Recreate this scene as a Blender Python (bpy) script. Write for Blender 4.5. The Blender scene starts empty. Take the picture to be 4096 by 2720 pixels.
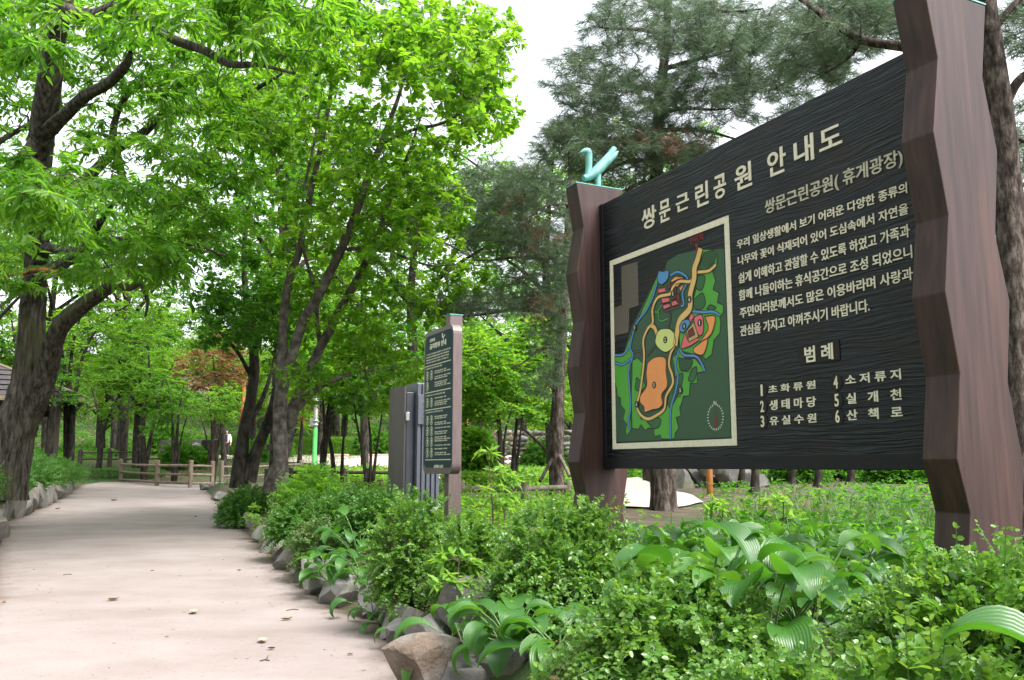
import bpy, bmesh, math, random
import numpy as np
from mathutils import Vector

scene = bpy.context.scene
# ------------------------------------------------------------------ camera, sky, sun, exposure
FPX, CX, CY, CAMH = 3500.0, 2048.0, 1360.0, 1.2          # lens in pixels of the 4096 px frame, eye height
PITCH = math.atan(504.0 / FPX)
cam_data = bpy.data.cameras.new("camera")
cam_data.sensor_fit = 'HORIZONTAL'
cam_data.sensor_width = 36.0
cam_data.lens = 36.0 * FPX / 4096.0
cam_data.clip_start = 0.05
cam_data.clip_end = 2000.0
cam = bpy.data.objects.new("camera", cam_data)
scene.collection.objects.link(cam)
cam.location = (0, 0, CAMH)
cam.rotation_euler = (math.pi / 2 + PITCH, 0, 0)
scene.camera = cam

SUN_EL, SUN_AZ = math.radians(58), math.radians(125)      # azimuth clockwise from +Y
world = bpy.data.worlds.new("World")
scene.world = world
world.use_nodes = True
wn, wl = world.node_tree.nodes, world.node_tree.links
wn.clear()
w_out = wn.new('ShaderNodeOutputWorld')
w_bg = wn.new('ShaderNodeBackground')
w_sky = wn.new('ShaderNodeTexSky')
w_sky.sky_type = 'NISHITA'
w_sky.sun_disc = False
w_sky.sun_elevation = SUN_EL
w_sky.sun_rotation = SUN_AZ
w_sky.dust_density = 4.0
w_hsv = wn.new('ShaderNodeHueSaturation')                 # bright overcast: the blue is nearly gone
w_hsv.inputs['Saturation'].default_value = 0.22
w_hsv.inputs['Value'].default_value = 1.2
wl.new(w_sky.outputs[0], w_hsv.inputs['Color'])
wl.new(w_hsv.outputs[0], w_bg.inputs['Color'])
w_bg.inputs['Strength'].default_value = 0.15
wl.new(w_bg.outputs[0], w_out.inputs['Surface'])

sun_data = bpy.data.lights.new("sun", 'SUN')
sun_data.energy = 1.7
sun_data.angle = math.radians(26)
sun_data.color = (1.0, 0.96, 0.9)
sun = bpy.data.objects.new("sun", sun_data)
scene.collection.objects.link(sun)
sd = Vector((math.sin(SUN_AZ) * math.cos(SUN_EL), math.cos(SUN_AZ) * math.cos(SUN_EL), math.sin(SUN_EL)))
sun.rotation_euler = sd.to_track_quat('Z', 'Y').to_euler()

scene.view_settings.view_transform = 'Standard'
scene.view_settings.look = 'None'
scene.view_settings.gamma = 1.0
scene.view_settings.exposure = 1.6
cy = scene.cycles
cy.max_bounces = 7
cy.diffuse_bounces = 4
cy.glossy_bounces = 2
cy.transmission_bounces = 5
cy.transparent_max_bounces = 4
cy.caustics_reflective = False
cy.caustics_refractive = False
cy.sample_clamp_indirect = 6.0
cy.use_denoising = True

# ------------------------------------------------------------------ helpers
COL = scene.collection
UP = np.array([0., 0., 1.])
K = 4096 / 2361.0

def ray(px, py):
    u = (px - CX) / FPX
    v = (CY - py) / FPX
    return np.array([u, math.cos(PITCH) - v * math.sin(PITCH), math.sin(PITCH) + v * math.cos(PITCH)])

def at(px, py, Y):
    """point of the place seen at photo pixel (px, py), Y metres ahead"""
    d = ray(px, py)
    return np.array([0, 0, CAMH]) + d * (Y / d[1])

def unit(v):
    v = np.asarray(v, float)
    return v / (np.linalg.norm(v, axis=-1, keepdims=True) + 1e-12)

BASE_Z = [(-30, 0), (9, 0), (16, .07), (37, .32), (42, .5), (47, 1.1), (52, 1.55), (58, 1.8), (70, 2.05), (80, 3.4), (100, 8), (140, 18), (320, 34)]
def base_z(y):
    return np.interp(y, [a for a, b in BASE_Z], [b for a, b in BASE_Z])

def hit_base(px, py):
    """where the path surface is met"""
    lo, hi = 1.0, 75.0
    for _ in range(50):
        m = .5 * (lo + hi)
        if at(px, py, m)[2] > base_z(m): lo = m
        else: hi = m
    return at(px, py, lo)

LEFT_EDGE = [hit_base(*q) for q in [(0, 2099), (104, 2065), (191, 2021), (260, 1986), (330, 1940)]]
RIGHT_EDGE = [hit_base(*q) for q in [(1665, 2720), (1527, 2585), (1475, 2481), (1318, 2437), (1214, 2368), (1128, 2273), (989, 2151), (937, 2082), (880, 2022), (818, 1962)]]
LE = [(-4.6, -5.0), (-4.6, 8.0)] + [(p[0], p[1]) for p in LEFT_EDGE]
LE += [(LE[-1][0] - .3, LE[-1][1] + 3), (LE[-1][0] - .8, LE[-1][1] + 8)]
RE = [(.4, -5.0), (.1, 3.0)] + [(p[0], p[1]) for p in RIGHT_EDGE]
def xl(y): return np.interp(y, [b for a, b in LE], [a for a, b in LE])
def xr(y): return np.interp(y, [b for a, b in RE], [a for a, b in RE])
Y_END = 41.0
def sstep(t):
    t = np.clip(t, 0, 1)
    return t * t * (3 - 2 * t)

def gz(x, y):
    """height of the ground"""
    z = base_z(y)
    fade = 1 - sstep((y - 34) / 5)
    z = z + (0.30 * sstep((x - xr(y)) / .5) + .16 * sstep((x - xr(y) - .5) / 1.5) * sstep((y - 7) / 5)) * fade
    z = z + 0.5 * sstep((xl(y) - x) / .5) * fade
    z = z + .04 * np.sin(x * 1.7 + y * .6) * np.sin(y * 1.3 - x * .4) * sstep((np.maximum(xl(y) - x, x - xr(y)) - .3) / .6)
    return z

def G(px, py, lo=2.0, hi=110.0):
    """where the real ground is met"""
    for Y in np.arange(lo, hi, .1):
        p = at(px, py, Y)
        if p[2] <= gz(p[0], p[1]): return p
    return at(px, py, hi)

# ---- materials
MATS = {}
def nodes_of(name):
    m = bpy.data.materials.new(name)
    m.use_nodes = True
    nt = m.node_tree
    nt.nodes.clear()
    out = nt.nodes.new('ShaderNodeOutputMaterial')
    return m, nt, out

def ramp(nt, stops):
    r = nt.nodes.new('ShaderNodeValToRGB')
    e = r.color_ramp.elements
    e[0].position, e[0].color = stops[0][0], (*stops[0][1], 1)
    e[1].position, e[1].color = stops[-1][0], (*stops[-1][1], 1)
    for p, c in stops[1:-1]:
        n = e.new(p); n.color = (*c, 1)
    return r

def surf(name, stops, scale=(1, 1, 1), detail=6, rough=.7, bump=0., bump_scale=None, dist=.01, spec=.4, distortion=0., second=None, metal=0., nrough=.55):
    """rough natural surface: noise colour and noise bump in object space"""
    if name in MATS: return MATS[name]
    m, nt, out = nodes_of(name)
    N, Lk = nt.nodes, nt.links
    tc = N.new('ShaderNodeTexCoord')
    mp = N.new('ShaderNodeMapping'); mp.inputs['Scale'].default_value = scale
    Lk.new(tc.outputs['Object'], mp.inputs[0])
    nz = N.new('ShaderNodeTexNoise'); nz.inputs['Scale'].default_value = 1; nz.inputs['Detail'].default_value = detail
    nz.inputs['Roughness'].default_value = nrough; nz.inputs['Distortion'].default_value = distortion
    Lk.new(mp.outputs[0], nz.inputs['Vector'])
    r = ramp(nt, stops)
    Lk.new(nz.outputs['Fac'], r.inputs[0])
    col = r.outputs[0]
    b = N.new('ShaderNodeBsdfPrincipled')
    if second:                                     # (scale, threshold lo, hi, colour)
        mp2 = N.new('ShaderNodeMapping'); mp2.inputs['Scale'].default_value = second[0]
        Lk.new(tc.outputs['Object'], mp2.inputs[0])
        n2 = N.new('ShaderNodeTexNoise'); n2.inputs['Scale'].default_value = 1; n2.inputs['Detail'].default_value = 5
        Lk.new(mp2.outputs[0], n2.inputs['Vector'])
        mr = N.new('ShaderNodeMapRange'); mr.inputs['From Min'].default_value = second[1]; mr.inputs['From Max'].default_value = second[2]
        Lk.new(n2.outputs['Fac'], mr.inputs['Value'])
        mx = N.new('ShaderNodeMix'); mx.data_type = 'RGBA'
        Lk.new(mr.outputs[0], mx.inputs['Factor']); Lk.new(col, mx.inputs['A']); mx.inputs['B'].default_value = (*second[3], 1)
        col = mx.outputs['Result']
    Lk.new(col, b.inputs['Base Color'])
    b.inputs['Roughness'].default_value = rough
    b.inputs['Specular IOR Level'].default_value = spec
    b.inputs['Metallic'].default_value = metal
    if bump:
        mpb = N.new('ShaderNodeMapping'); mpb.inputs['Scale'].default_value = bump_scale or scale
        Lk.new(tc.outputs['Object'], mpb.inputs[0])
        nb = N.new('ShaderNodeTexNoise'); nb.inputs['Scale'].default_value = 1; nb.inputs['Detail'].default_value = 8
        nb.inputs['Roughness'].default_value = .65
        Lk.new(mpb.outputs[0], nb.inputs['Vector'])
        bp = N.new('ShaderNodeBump'); bp.inputs['Strength'].default_value = bump; bp.inputs['Distance'].default_value = dist
        Lk.new(nb.outputs['Fac'], bp.inputs['Height']); Lk.new(bp.outputs[0], b.inputs['Normal'])
    Lk.new(b.outputs[0], out.inputs[0])
    MATS[name] = m
    return m

def plain(name, col, rough=.5, spec=.5, metal=0.):
    v = tuple(c * .9 for c in col)
    return surf(name, [(.3, v), (.7, col)], scale=(6, 6, 6), rough=rough, spec=spec, metal=metal)

def leafmat(name, cols, trans, mix=.45, rough=.45, spec=.4, veins=False):
    """leaf: per-leaf colour from the 'rnd' attribute, light shines through"""
    if name in MATS: return MATS[name]
    m, nt, out = nodes_of(name)
    N, Lk = nt.nodes, nt.links
    a = N.new('ShaderNodeAttribute'); a.attribute_name = 'rnd'
    n = len(cols)
    r = ramp(nt, [(i / (n - 1), c) for i, c in enumerate(cols)])
    r2 = ramp(nt, [(i / (n - 1), c) for i, c in enumerate(trans)])
    Lk.new(a.outputs['Fac'], r.inputs[0]); Lk.new(a.outputs['Fac'], r2.inputs[0])
    b = N.new('ShaderNodeBsdfPrincipled')
    b.inputs['Roughness'].default_value = rough
    b.inputs['Specular IOR Level'].default_value = spec
    Lk.new(r.outputs[0], b.inputs['Base Color'])
    t = N.new('ShaderNodeBsdfTranslucent'); Lk.new(r2.outputs[0], t.inputs['Color'])
    mx = N.new('ShaderNodeMixShader'); mx.inputs[0].default_value = mix
    Lk.new(b.outputs[0], mx.inputs[1]); Lk.new(t.outputs[0], mx.inputs[2])
    if veins:
        uv = N.new('ShaderNodeUVMap')
        sx = N.new('ShaderNodeSeparateXYZ'); Lk.new(uv.outputs[0], sx.inputs[0])
        mu = N.new('ShaderNodeMath'); mu.operation = 'MULTIPLY'; mu.inputs[1].default_value = 15 * 2 * math.pi / 2
        Lk.new(sx.outputs[0], mu.inputs[0])
        sn = N.new('ShaderNodeMath'); sn.operation = 'SINE'; Lk.new(mu.outputs[0], sn.inputs[0])
        ab = N.new('ShaderNodeMath'); ab.operation = 'ABSOLUTE'; Lk.new(sn.outputs[0], ab.inputs[0])
        bp = N.new('ShaderNodeBump'); bp.inputs['Strength'].default_value = .32; bp.inputs['Distance'].default_value = .004
        Lk.new(ab.outputs[0], bp.inputs['Height']); Lk.new(bp.outputs[0], b.inputs['Normal'])
    Lk.new(mx.outputs[0], out.inputs[0])
    MATS[name] = m
    return m

# ---- mesh building
def catmull(P, n):
    """smooth polyline through rows of P (any number of columns)"""
    P = np.asarray(P, float)
    if len(P) < 3:
        t = np.linspace(0, 1, n + 1)[:, None]
        return P[0] * (1 - t) + P[-1] * t
    Q = np.vstack([2 * P[0] - P[1], P, 2 * P[-1] - P[-2]])
    out = []
    for i in range(1, len(Q) - 2):
        t = np.linspace(0, 1, n, endpoint=False)[:, None]
        a, b, c, d = Q[i - 1], Q[i], Q[i + 1], Q[i + 2]
        out.append(.5 * (2 * b + (c - a) * t + (2 * a - 5 * b + 4 * c - d) * t ** 2 + (3 * b - a - 3 * c + d) * t ** 3))
    out.append(P[-1:])
    return np.vstack(out)

class MB:
    """collects shapes and links them as one mesh object"""
    def __init__(s):
        s.v, s.f, s.m, s.sm, s.n = [], [], [], [], 0
    def add(s, v, f, mat=0, smooth=False):
        v = np.asarray(v, float).reshape(-1, 3)
        for q in f: s.f.append([i + s.n for i in q])
        s.m += [mat] * len(f); s.sm += [smooth] * len(f)
        s.v.append(v); s.n += len(v)
        return s
    def box(s, c, d, mat=0, ax=None, bev=0.0):
        c = np.asarray(c, float); h = np.asarray(d, float) / 2
        bm = bmesh.new(); bmesh.ops.create_cube(bm, size=1)
        for q in bm.verts: q.co = Vector((q.co.x * 2 * h[0], q.co.y * 2 * h[1], q.co.z * 2 * h[2]))
        if bev: bmesh.ops.bevel(bm, geom=bm.edges[:], offset=bev, segments=2, affect='EDGES', profile=.5)
        bm.verts.index_update()
        v = np.array([q.co[:] for q in bm.verts]); f = [[x.index for x in q.verts] for q in bm.faces]
        bm.free()
        if ax is not None: v = v @ np.asarray(ax, float)
        return s.add(v + c, f, mat)
    def tube(s, P, R, n=8, mat=0, cap=True, rough=0., rng=None, smooth=True):
        P = np.asarray(P, float); R = np.broadcast_to(np.asarray(R, float), (len(P),))
        T = unit(np.gradient(P, axis=0))
        ref = np.array([0, 0, 1.]) if abs(T[0][2]) < .9 else np.array([1., 0, 0])
        a = np.linspace(0, 2 * math.pi, n, endpoint=False)
        u = unit(np.cross(T[0], ref)); rows = []
        for i in range(len(P)):
            u = unit(u - T[i] * (u @ T[i])); w = np.cross(T[i], u)
            r = R[i] * (1 + (rng.uniform(-rough, rough, n) if rough else 0))
            rows.append(P[i] + (np.cos(a) * r)[:, None] * u + (np.sin(a) * r)[:, None] * w)
        v = np.vstack(rows); f = []
        for i in range(len(P) - 1):
            for j in range(n):
                k = (j + 1) % n
                f.append([i * n + j, i * n + k, (i + 1) * n + k, (i + 1) * n + j])
        s.add(v, f, mat, smooth)
        if cap:
            s.add(rows[0][::-1], [list(range(n))], mat); s.add(rows[-1], [list(range(n))], mat)
        return s
    def prism(s, poly, fn, d0, d1, mat=0):
        """polygon (a, b) mapped by fn(a, b, depth), from depth d0 to d1"""
        n = len(poly)
        v = [fn(a, b, d0) for a, b in poly] + [fn(a, b, d1) for a, b in poly]
        f = [list(range(n))[::-1], [n + i for i in range(n)]] + [[i, (i + 1) % n, n + (i + 1) % n, n + i] for i in range(n)]
        return s.add(v, f, mat)
    def lathe(s, prof, c, n=16, mat=0):
        a = np.linspace(0, 2 * math.pi, n, endpoint=False)
        v = np.vstack([np.stack([np.cos(a) * r + c[0], np.sin(a) * r + c[1], np.full(n, z + c[2])], 1) for r, z in prof])
        f = [[i * n + j, i * n + (j + 1) % n, (i + 1) * n + (j + 1) % n, (i + 1) * n + j] for i in range(len(prof) - 1) for j in range(n)]
        return s.add(v, f, mat, True)
    def build(s, name, mats, parent=None, origin=None, fixn=True):
        v = np.vstack(s.v)
        if origin is not None: v = v - np.asarray(origin)
        me = bpy.data.meshes.new(name)
        me.from_pydata(v.tolist(), [], s.f)
        for m in (mats if isinstance(mats, (list, tuple)) else [mats]): me.materials.append(m)
        me.polygons.foreach_set('material_index', s.m)
        me.polygons.foreach_set('use_smooth', s.sm)
        if fixn:
            bm = bmesh.new(); bm.from_mesh(me); bmesh.ops.recalc_face_normals(bm, faces=bm.faces[:]); bm.to_mesh(me); bm.free()
        me.update()
        return link(name, me, parent)

def link(name, me, parent=None):
    o = bpy.data.objects.new(name, me)
    COL.objects.link(o)
    if parent is not None: o.parent = parent
    return o

def tag(o, label, cat, group=None, kind=None):
    o['label'] = label
    if cat: o['category'] = cat
    if group: o['group'] = group
    if kind: o['kind'] = kind
    return o

def thing(name, label, cat, loc=(0, 0, 0), rz=0., group=None):
    o = bpy.data.objects.new(name, None)
    COL.objects.link(o)
    o.empty_display_size = .2
    o.location = [float(q) for q in loc]; o.rotation_euler = (0, 0, rz)
    return tag(o, label, cat, group)

def structure(o):
    o['kind'] = 'structure'
    return o

def raw_mesh(name, V, F, mat, rnd=None, uv=None, smooth=True):
    """fast mesh from arrays; F is (n, k)"""
    me = bpy.data.meshes.new(name)
    k = F.shape[1]
    me.vertices.add(len(V)); me.vertices.foreach_set('co', np.asarray(V, np.float32).ravel())
    me.loops.add(F.size); me.loops.foreach_set('vertex_index', F.astype(np.int32).ravel())
    me.polygons.add(len(F))
    me.polygons.foreach_set('loop_start', np.arange(0, F.size, k, dtype=np.int32))
    me.polygons.foreach_set('use_smooth', np.full(len(F), smooth))
    if rnd is not None:
        at_ = me.attributes.new('rnd', 'FLOAT', 'POINT'); at_.data.foreach_set('value', np.asarray(rnd, np.float32))
    if uv is not None:
        l = me.uv_layers.new(name='UVMap'); l.data.foreach_set('uv', np.asarray(uv, np.float32)[F.ravel()].ravel())
    for q in (mat if isinstance(mat, (list, tuple)) else [mat]): me.materials.append(q)
    me.update(calc_edges=True)
    me.validate()
    return me

LEAF_SHAPES = {'oval': (.28, .68, .85, .8), 'long': (.3, .7, .9, .62), 'obovate': (.35, .75, .6, 1.), 'round': (.25, .7, 1., .9)}
def leaf_geo(P, A, U, L, W, shape='oval', fold=.25, droop=.15):
    """six-vertex folded leaves: returns vertices and quads"""
    P = np.asarray(P, float); n = len(P)
    A = unit(A); U = unit(U - A * (U * A).sum(1, keepdims=True)); B = np.cross(A, U)
    L = np.broadcast_to(L, (n,))[:, None]; W = np.broadcast_to(W, (n,))[:, None]
    t1, t2, w1, w2 = LEAF_SHAPES[shape]
    c1 = P + A * L * t1 - U * L * droop * t1 ** 2 + U * W * fold * w1 * .5
    c2 = P + A * L * t2 - U * L * droop * t2 ** 2 + U * W * fold * w2 * .5
    tip = P + A * L - U * L * droop
    V = np.stack([P, c1 + B * W * w1 * .5, c2 + B * W * w2 * .5, tip, c2 - B * W * w2 * .5, c1 - B * W * w1 * .5], 1).reshape(-1, 3)
    F = (np.arange(n)[:, None, None] * 6 + np.array([[0, 1, 2, 3], [0, 3, 4, 5]])[None]).reshape(-1, 4)
    return V, F

def rvec(rng, n):
    return unit(rng.normal(size=(n, 3)))
# ------------------------------------------------------------------ setting: ground, path, plaza
M_SOIL = surf('soil', [(.3, (.035, .026, .016)), (.55, (.085, .062, .04)), (.75, (.13, .10, .065))], (2.2, 2.2, 2.2), rough=.95, bump=.8, bump_scale=(14, 14, 14), dist=.03,
              second=((.35, .35, .35), .48, .6, (.035, .075, .016)))
M_PATH = surf('path_surface', [(.28, (.195, .158, .146)), (.5, (.240, .203, .192)), (.72, (.282, .245, .236))], (.8, 1.1, .5), detail=12, rough=.9, bump=.5, bump_scale=(60, 60, 60), dist=.006, spec=.25, nrough=.62,
              second=((34, 34, 34), .63, .74, (.14, .11, .09)))
def add_edge_soil(m):
    """soil spilled over the rim: patchy mix by the 'rnd' edge attribute"""
    nt = m.node_tree; N, Lk = nt.nodes, nt.links
    b = next(n for n in N if n.type == 'BSDF_PRINCIPLED'); src = b.inputs['Base Color'].links[0].from_socket
    a = N.new('ShaderNodeAttribute'); a.attribute_name = 'rnd'
    tc = N.new('ShaderNodeTexCoord'); nz = N.new('ShaderNodeTexNoise'); nz.inputs['Scale'].default_value = 5; nz.inputs['Detail'].default_value = 8
    Lk.new(tc.outputs['Object'], nz.inputs['Vector'])
    ad = N.new('ShaderNodeMath'); ad.operation = 'ADD'; Lk.new(a.outputs['Fac'], ad.inputs[0]); Lk.new(nz.outputs['Fac'], ad.inputs[1])
    mr = N.new('ShaderNodeMapRange'); mr.inputs['From Min'].default_value = .66; mr.inputs['From Max'].default_value = 1.35; mr.inputs['To Max'].default_value = .85
    Lk.new(ad.outputs[0], mr.inputs['Value'])
    mx = N.new('ShaderNodeMix'); mx.data_type = 'RGBA'; mx.inputs['B'].default_value = (.085, .06, .042, 1)
    Lk.new(mr.outputs[0], mx.inputs['Factor']); Lk.new(src, mx.inputs['A']); Lk.new(mx.outputs['Result'], b.inputs['Base Color'])
add_edge_soil(M_PATH)
M_PLAZA = surf('plaza_surface', [(.3, (.42, .33, .30)), (.7, (.52, .42, .385))], (.5, .5, .5), rough=.9, bump=.2, bump_scale=(20, 20, 20))

# columns follow the path's two edges, so that both banks are clean
offs = np.concatenate([[0, .06, .12, .2, .3, .42, .56, .75, 1.0, 1.3, 1.7, 2.2], np.geomspace(2.8, 160, 34)])
gys = np.concatenate([np.linspace(-8, 20, 130), np.linspace(20.4, 75, 110), np.linspace(76, 320, 60)])
rows = []
for y in gys:
    a, b = float(xl(y)), float(xr(y))
    X = np.concatenate([a - offs[::-1], np.linspace(a, b, 9)[1:-1], b + offs])
    Z = gz(X, np.full(len(X), y)) - .012
    Z = Z - .05 * ((X >= a - .01) & (X <= b + .01) & (y < Y_END))
    rows.append(np.stack([X, np.full(len(X), y), Z], 1))
V = np.vstack(rows); nx = len(rows[0])
i = np.arange(len(gys) - 1)[:, None] * nx + np.arange(nx - 1)[None]
structure(link('ground', raw_mesh('ground', V, np.stack([i, i + 1, i + nx + 1, i + nx], -1).reshape(-1, 4), M_SOIL)))

def strip(name, ys, fl, fr, off, mat):
    V, E, nx = [], [], 0
    for y in ys:
        a, b = fl(y), fr(y)
        o_ = np.array([0, .04, .09, .16, .26, .4, .6, .9, 1.4])
        X = np.concatenate([a + o_, np.linspace(a + 1.4, b - 1.4, 8)[1:-1], b - o_[::-1]]); nx = len(X)
        d = np.minimum(X - a, b - X)
        E += list(np.exp(-d / .16))
        V += [(x, y, base_z(y) + off) for x in X]
    i = np.arange(len(ys) - 1)[:, None] * nx + np.arange(nx - 1)[None]
    F = np.stack([i, i + 1, i + nx + 1, i + nx], -1).reshape(-1, 4)
    return structure(link(name, raw_mesh(name, np.array(V), F, mat, np.array(E))))
def path_right(y):
    x = xr(y) + .05
    if y > 33: x = x + (y - 33) ** 1.6 * .9
    return x
strip('path', np.concatenate([np.linspace(-4, 20, 60), np.linspace(20.5, Y_END, 42)]), lambda y: xl(y) - .05, path_right, .004, M_PATH)

def patch(name, pts, mat, off=.012, sub=14):
    """ground-hugging sheet from an outline of ground points (left edge list, right edge list)"""
    L, R = pts
    L = catmull(np.array(L), 6); R = catmull(np.array(R), 6)
    V, n = [], len(L)
    for a, b in zip(L, R):
        for t in np.linspace(0, 1, sub):
            p = a * (1 - t) + b * t
            V.append((p[0], p[1], gz(p[0], p[1]) + off))
    i = np.arange(n - 1)[:, None] * sub + np.arange(sub - 1)[None]
    F = np.stack([i, i + 1, i + sub + 1, i + sub], -1).reshape(-1, 4)
    return structure(link(name, raw_mesh(name, np.array(V), F, mat)))
# branch path glimpsed under the big sign
patch('side_path', ([(1.75, 14.6, 0), (1.5, 16, 0), (1.9, 19, 0), (2.6, 26, 0), (3.4, 36, 0)], [(2.35, 14.5, 0), (3.2, 15.6, 0), (3.7, 17.6, 0), (4.1, 25, 0), (5.0, 36, 0)]), M_PLAZA, .02)
# sunlit plaza beyond the fence and the strip that leads up to it
patch('plaza', ([(-5.5, 43, 0), (-12, 50, 0), (-22, 57, 0), (-26, 68, 0)], [(-.5, 41, 0), (2.0, 48, 0), (4, 57, 0), (6, 68, 0)]), M_PLAZA, .03, 40)

# ------------------------------------------------------------------ big map sign
_d = ray(325, 1864)
PD = unit(np.array([_d[0], _d[1], 0]))                    # along the panel, away from the camera
S_AX = -PD                                                # s grows towards the near post
N_AX = np.array([-PD[1], PD[0], 0])                       # the way the panel faces
A0 = at(2414, 1874, 8.0); A0[2] = 0
def on_plane(px, py, p0, nn):
    r = ray(px, py); o = np.array([0, 0, CAMH])
    return o + r * (((p0 - o) @ nn) / (r @ nn))
def pan(px, py):
    """(s, z) on the panel's face"""
    p = on_plane(px, py, A0, N_AX)
    return float((p - A0) @ S_AX), float(p[2])
RZ = math.atan2(S_AX[1], S_AX[0])

M_BROWN = surf('brown_stain', [(.32, (.022, .0105, .0090)), (.52, (.039, .0190, .0162)), (.7, (.058, .0290, .0245))], (22, 22, 1.2), detail=7, rough=.5, bump=.15, bump_scale=(40, 40, 3), dist=.004, spec=.35,
               second=((5, 5, .7), .56, .84, (.085, .036, .026)))
M_CREAM = surf('cream_paint', [(.3, (.66, .61, .47)), (.7, (.78, .73, .59))], (30, 30, 30), rough=.6)
M_CREAM2 = surf('faded_cream_paint', [(.3, (.40, .37, .29)), (.7, (.56, .52, .41))], (22, 22, 22), rough=.6)
M_DARKPLATE = plain('dark_brown_plate', (.013, .0105, .009), .6, .3)
M_PATINA = surf('patina', [(.3, (.07, .24, .23)), (.7, (.17, .38, .35))], (14, 14, 9), rough=.55, bump=.3)

def wood_panel_mat():
    m, nt, out = nodes_of('charred_wood')
    N, Lk = nt.nodes, nt.links
    tc = N.new('ShaderNodeTexCoord')
    def mapped(sc):
        mp = N.new('ShaderNodeMapping'); mp.inputs['Scale'].default_value = sc
        Lk.new(tc.outputs['Object'], mp.inputs[0]); return mp
    # slow warp of the grain
    w = N.new('ShaderNodeTexNoise'); w.inputs['Scale'].default_value = 1; w.inputs['Detail'].default_value = 3
    Lk.new(mapped((.9, 1, 3.0)).outputs[0], w.inputs['Vector'])
    sx = N.new('ShaderNodeSeparateXYZ'); Lk.new(tc.outputs['Object'], sx.inputs[0])
    ma = N.new('ShaderNodeMath'); ma.operation = 'MULTIPLY_ADD'; ma.inputs[1].default_value = .17
    Lk.new(w.outputs['Fac'], ma.inputs[0]); Lk.new(sx.outputs['Z'], ma.inputs[2])
    cb = N.new('ShaderNodeCombineXYZ'); 
    mxs = N.new('ShaderNodeMath'); mxs.operation = 'MULTIPLY'; mxs.inputs[1].default_value = .035
    Lk.new(sx.outputs['X'], mxs.inputs[0]); Lk.new(mxs.outputs[0], cb.inputs[0]); Lk.new(ma.outputs[0], cb.inputs[2])
    g = N.new('ShaderNodeTexNoise'); g.inputs['Scale'].default_value = 64; g.inputs['Detail'].default_value = 3; g.inputs['Roughness'].default_value = .55
    Lk.new(cb.outputs[0], g.inputs['Vector'])
    kn = N.new('ShaderNodeTexNoise'); kn.inputs['Scale'].default_value = 1; kn.inputs['Detail'].default_value = 2
    Lk.new(mapped((1.6, 1, 4.5)).outputs[0], kn.inputs['Vector'])
    r = ramp(nt, [(.36, (.0015, .002, .0026)), (.5, (.0035, .0055, .0075)), (.64, (.013, .021, .028))])
    Lk.new(g.outputs['Fac'], r.inputs[0])
    mx = N.new('ShaderNodeMix'); mx.data_type = 'RGBA'; mx.inputs['B'].default_value = (.010, .0065, .006, 1)
    mr = N.new('ShaderNodeMapRange'); mr.inputs['From Min'].default_value = .5; mr.inputs['From Max'].default_value = .68
    Lk.new(kn.outputs['Fac'], mr.inputs['Value']); Lk.new(mr.outputs[0], mx.inputs['Factor']); Lk.new(r.outputs[0], mx.inputs['A'])
    b = N.new('ShaderNodeBsdfPrincipled'); b.inputs['Roughness'].default_value = .40
    b.inputs['Specular IOR Level'].default_value = .3
    Lk.new(mx.outputs['Result'], b.inputs['Base Color'])
    bp = N.new('ShaderNodeBump'); bp.inputs['Strength'].default_value = 1.0; bp.inputs['Distance'].default_value = .012
    Lk.new(g.outputs['Fac'], bp.inputs['Height']); Lk.new(bp.outputs[0], b.inputs['Normal'])
    Lk.new(b.outputs[0], out.inputs[0])
    MATS['charred_wood'] = m
    return m
M_CHAR = wood_panel_mat()

def text_mesh(body, bold=.018):
    c = bpy.data.curves.new('t', 'FONT'); c.body = body; c.size = 1; c.offset = bold; c.resolution_u = 3
    c.extrude = .03
    o = bpy.data.objects.new('t', c); COL.objects.link(o)
    me = bpy.data.meshes.new_from_object(o.evaluated_get(bpy.context.evaluated_depsgraph_get()))
    V = np.array([v.co[:] for v in me.vertices]); F = [list(p.vertices) for p in me.polygons]
    bpy.data.objects.remove(o); bpy.data.curves.remove(c); bpy.data.meshes.remove(me)
    return V, F
def put_text(mb, body, s0, s1, z0, z1, depth=.004, off=0., mat=0, bold=.018):
    """writing stretched into the box s0..s1, z0..z1, standing proud of the local plane y = 0 (towards -y)"""
    V, F = text_mesh(body, bold)
    lo, hi = V.min(0), V.max(0)
    x = s0 + (V[:, 0] - lo[0]) / (hi[0] - lo[0]) * (s1 - s0)
    z = z0 + (V[:, 1] - lo[1]) / (hi[1] - lo[1]) * (z1 - z0)
    y = -off - (V[:, 2] - lo[2]) / (hi[2] - lo[2]) * depth
    mb.add(np.stack([x, y, z], 1), F, mat)

SIGN_G = float(gz(A0[0] + S_AX[0] * 1.8, A0[1] + S_AX[1] * 1.8))
sign = thing('map_sign', 'large park map board of dark grained wood between two zigzag brown posts', 'sign', (A0[0], A0[1], 0), RZ)
PW = 3.58
mb = MB(); mb.box((PW / 2, .065, (1.178 + 3.636) / 2), (PW, .13, 3.636 - 1.178), bev=.006)
panel = mb.build('panel', M_CHAR, sign)
M_CHARS = surf('charred_edge', [(.3, (.004, .0045, .0055)), (.7, (.009, .010, .012))], (3, 3, 40), rough=.55, bump=.2, spec=.3)
mb = MB(); mb.box((PW / 2, .060, 1.178 + .046), (PW + .002, .130, .094), bev=.004); mb.build('bottom_rail', M_CHARS, panel)
mb = MB(); mb.box((.028, .060, (1.274 + 3.638) / 2), (.058, .130, 3.638 - 1.274), bev=.004); mb.build('side_rail', M_CHARS, panel)
ZIGF = [(3.82, .250), (3.405, .178), (2.975, .256), (2.52, .185), (2.10, .254), (1.673, .186), (1.235, .256), (.96, .184), (.55, .255), (-.2, .2)]
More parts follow.
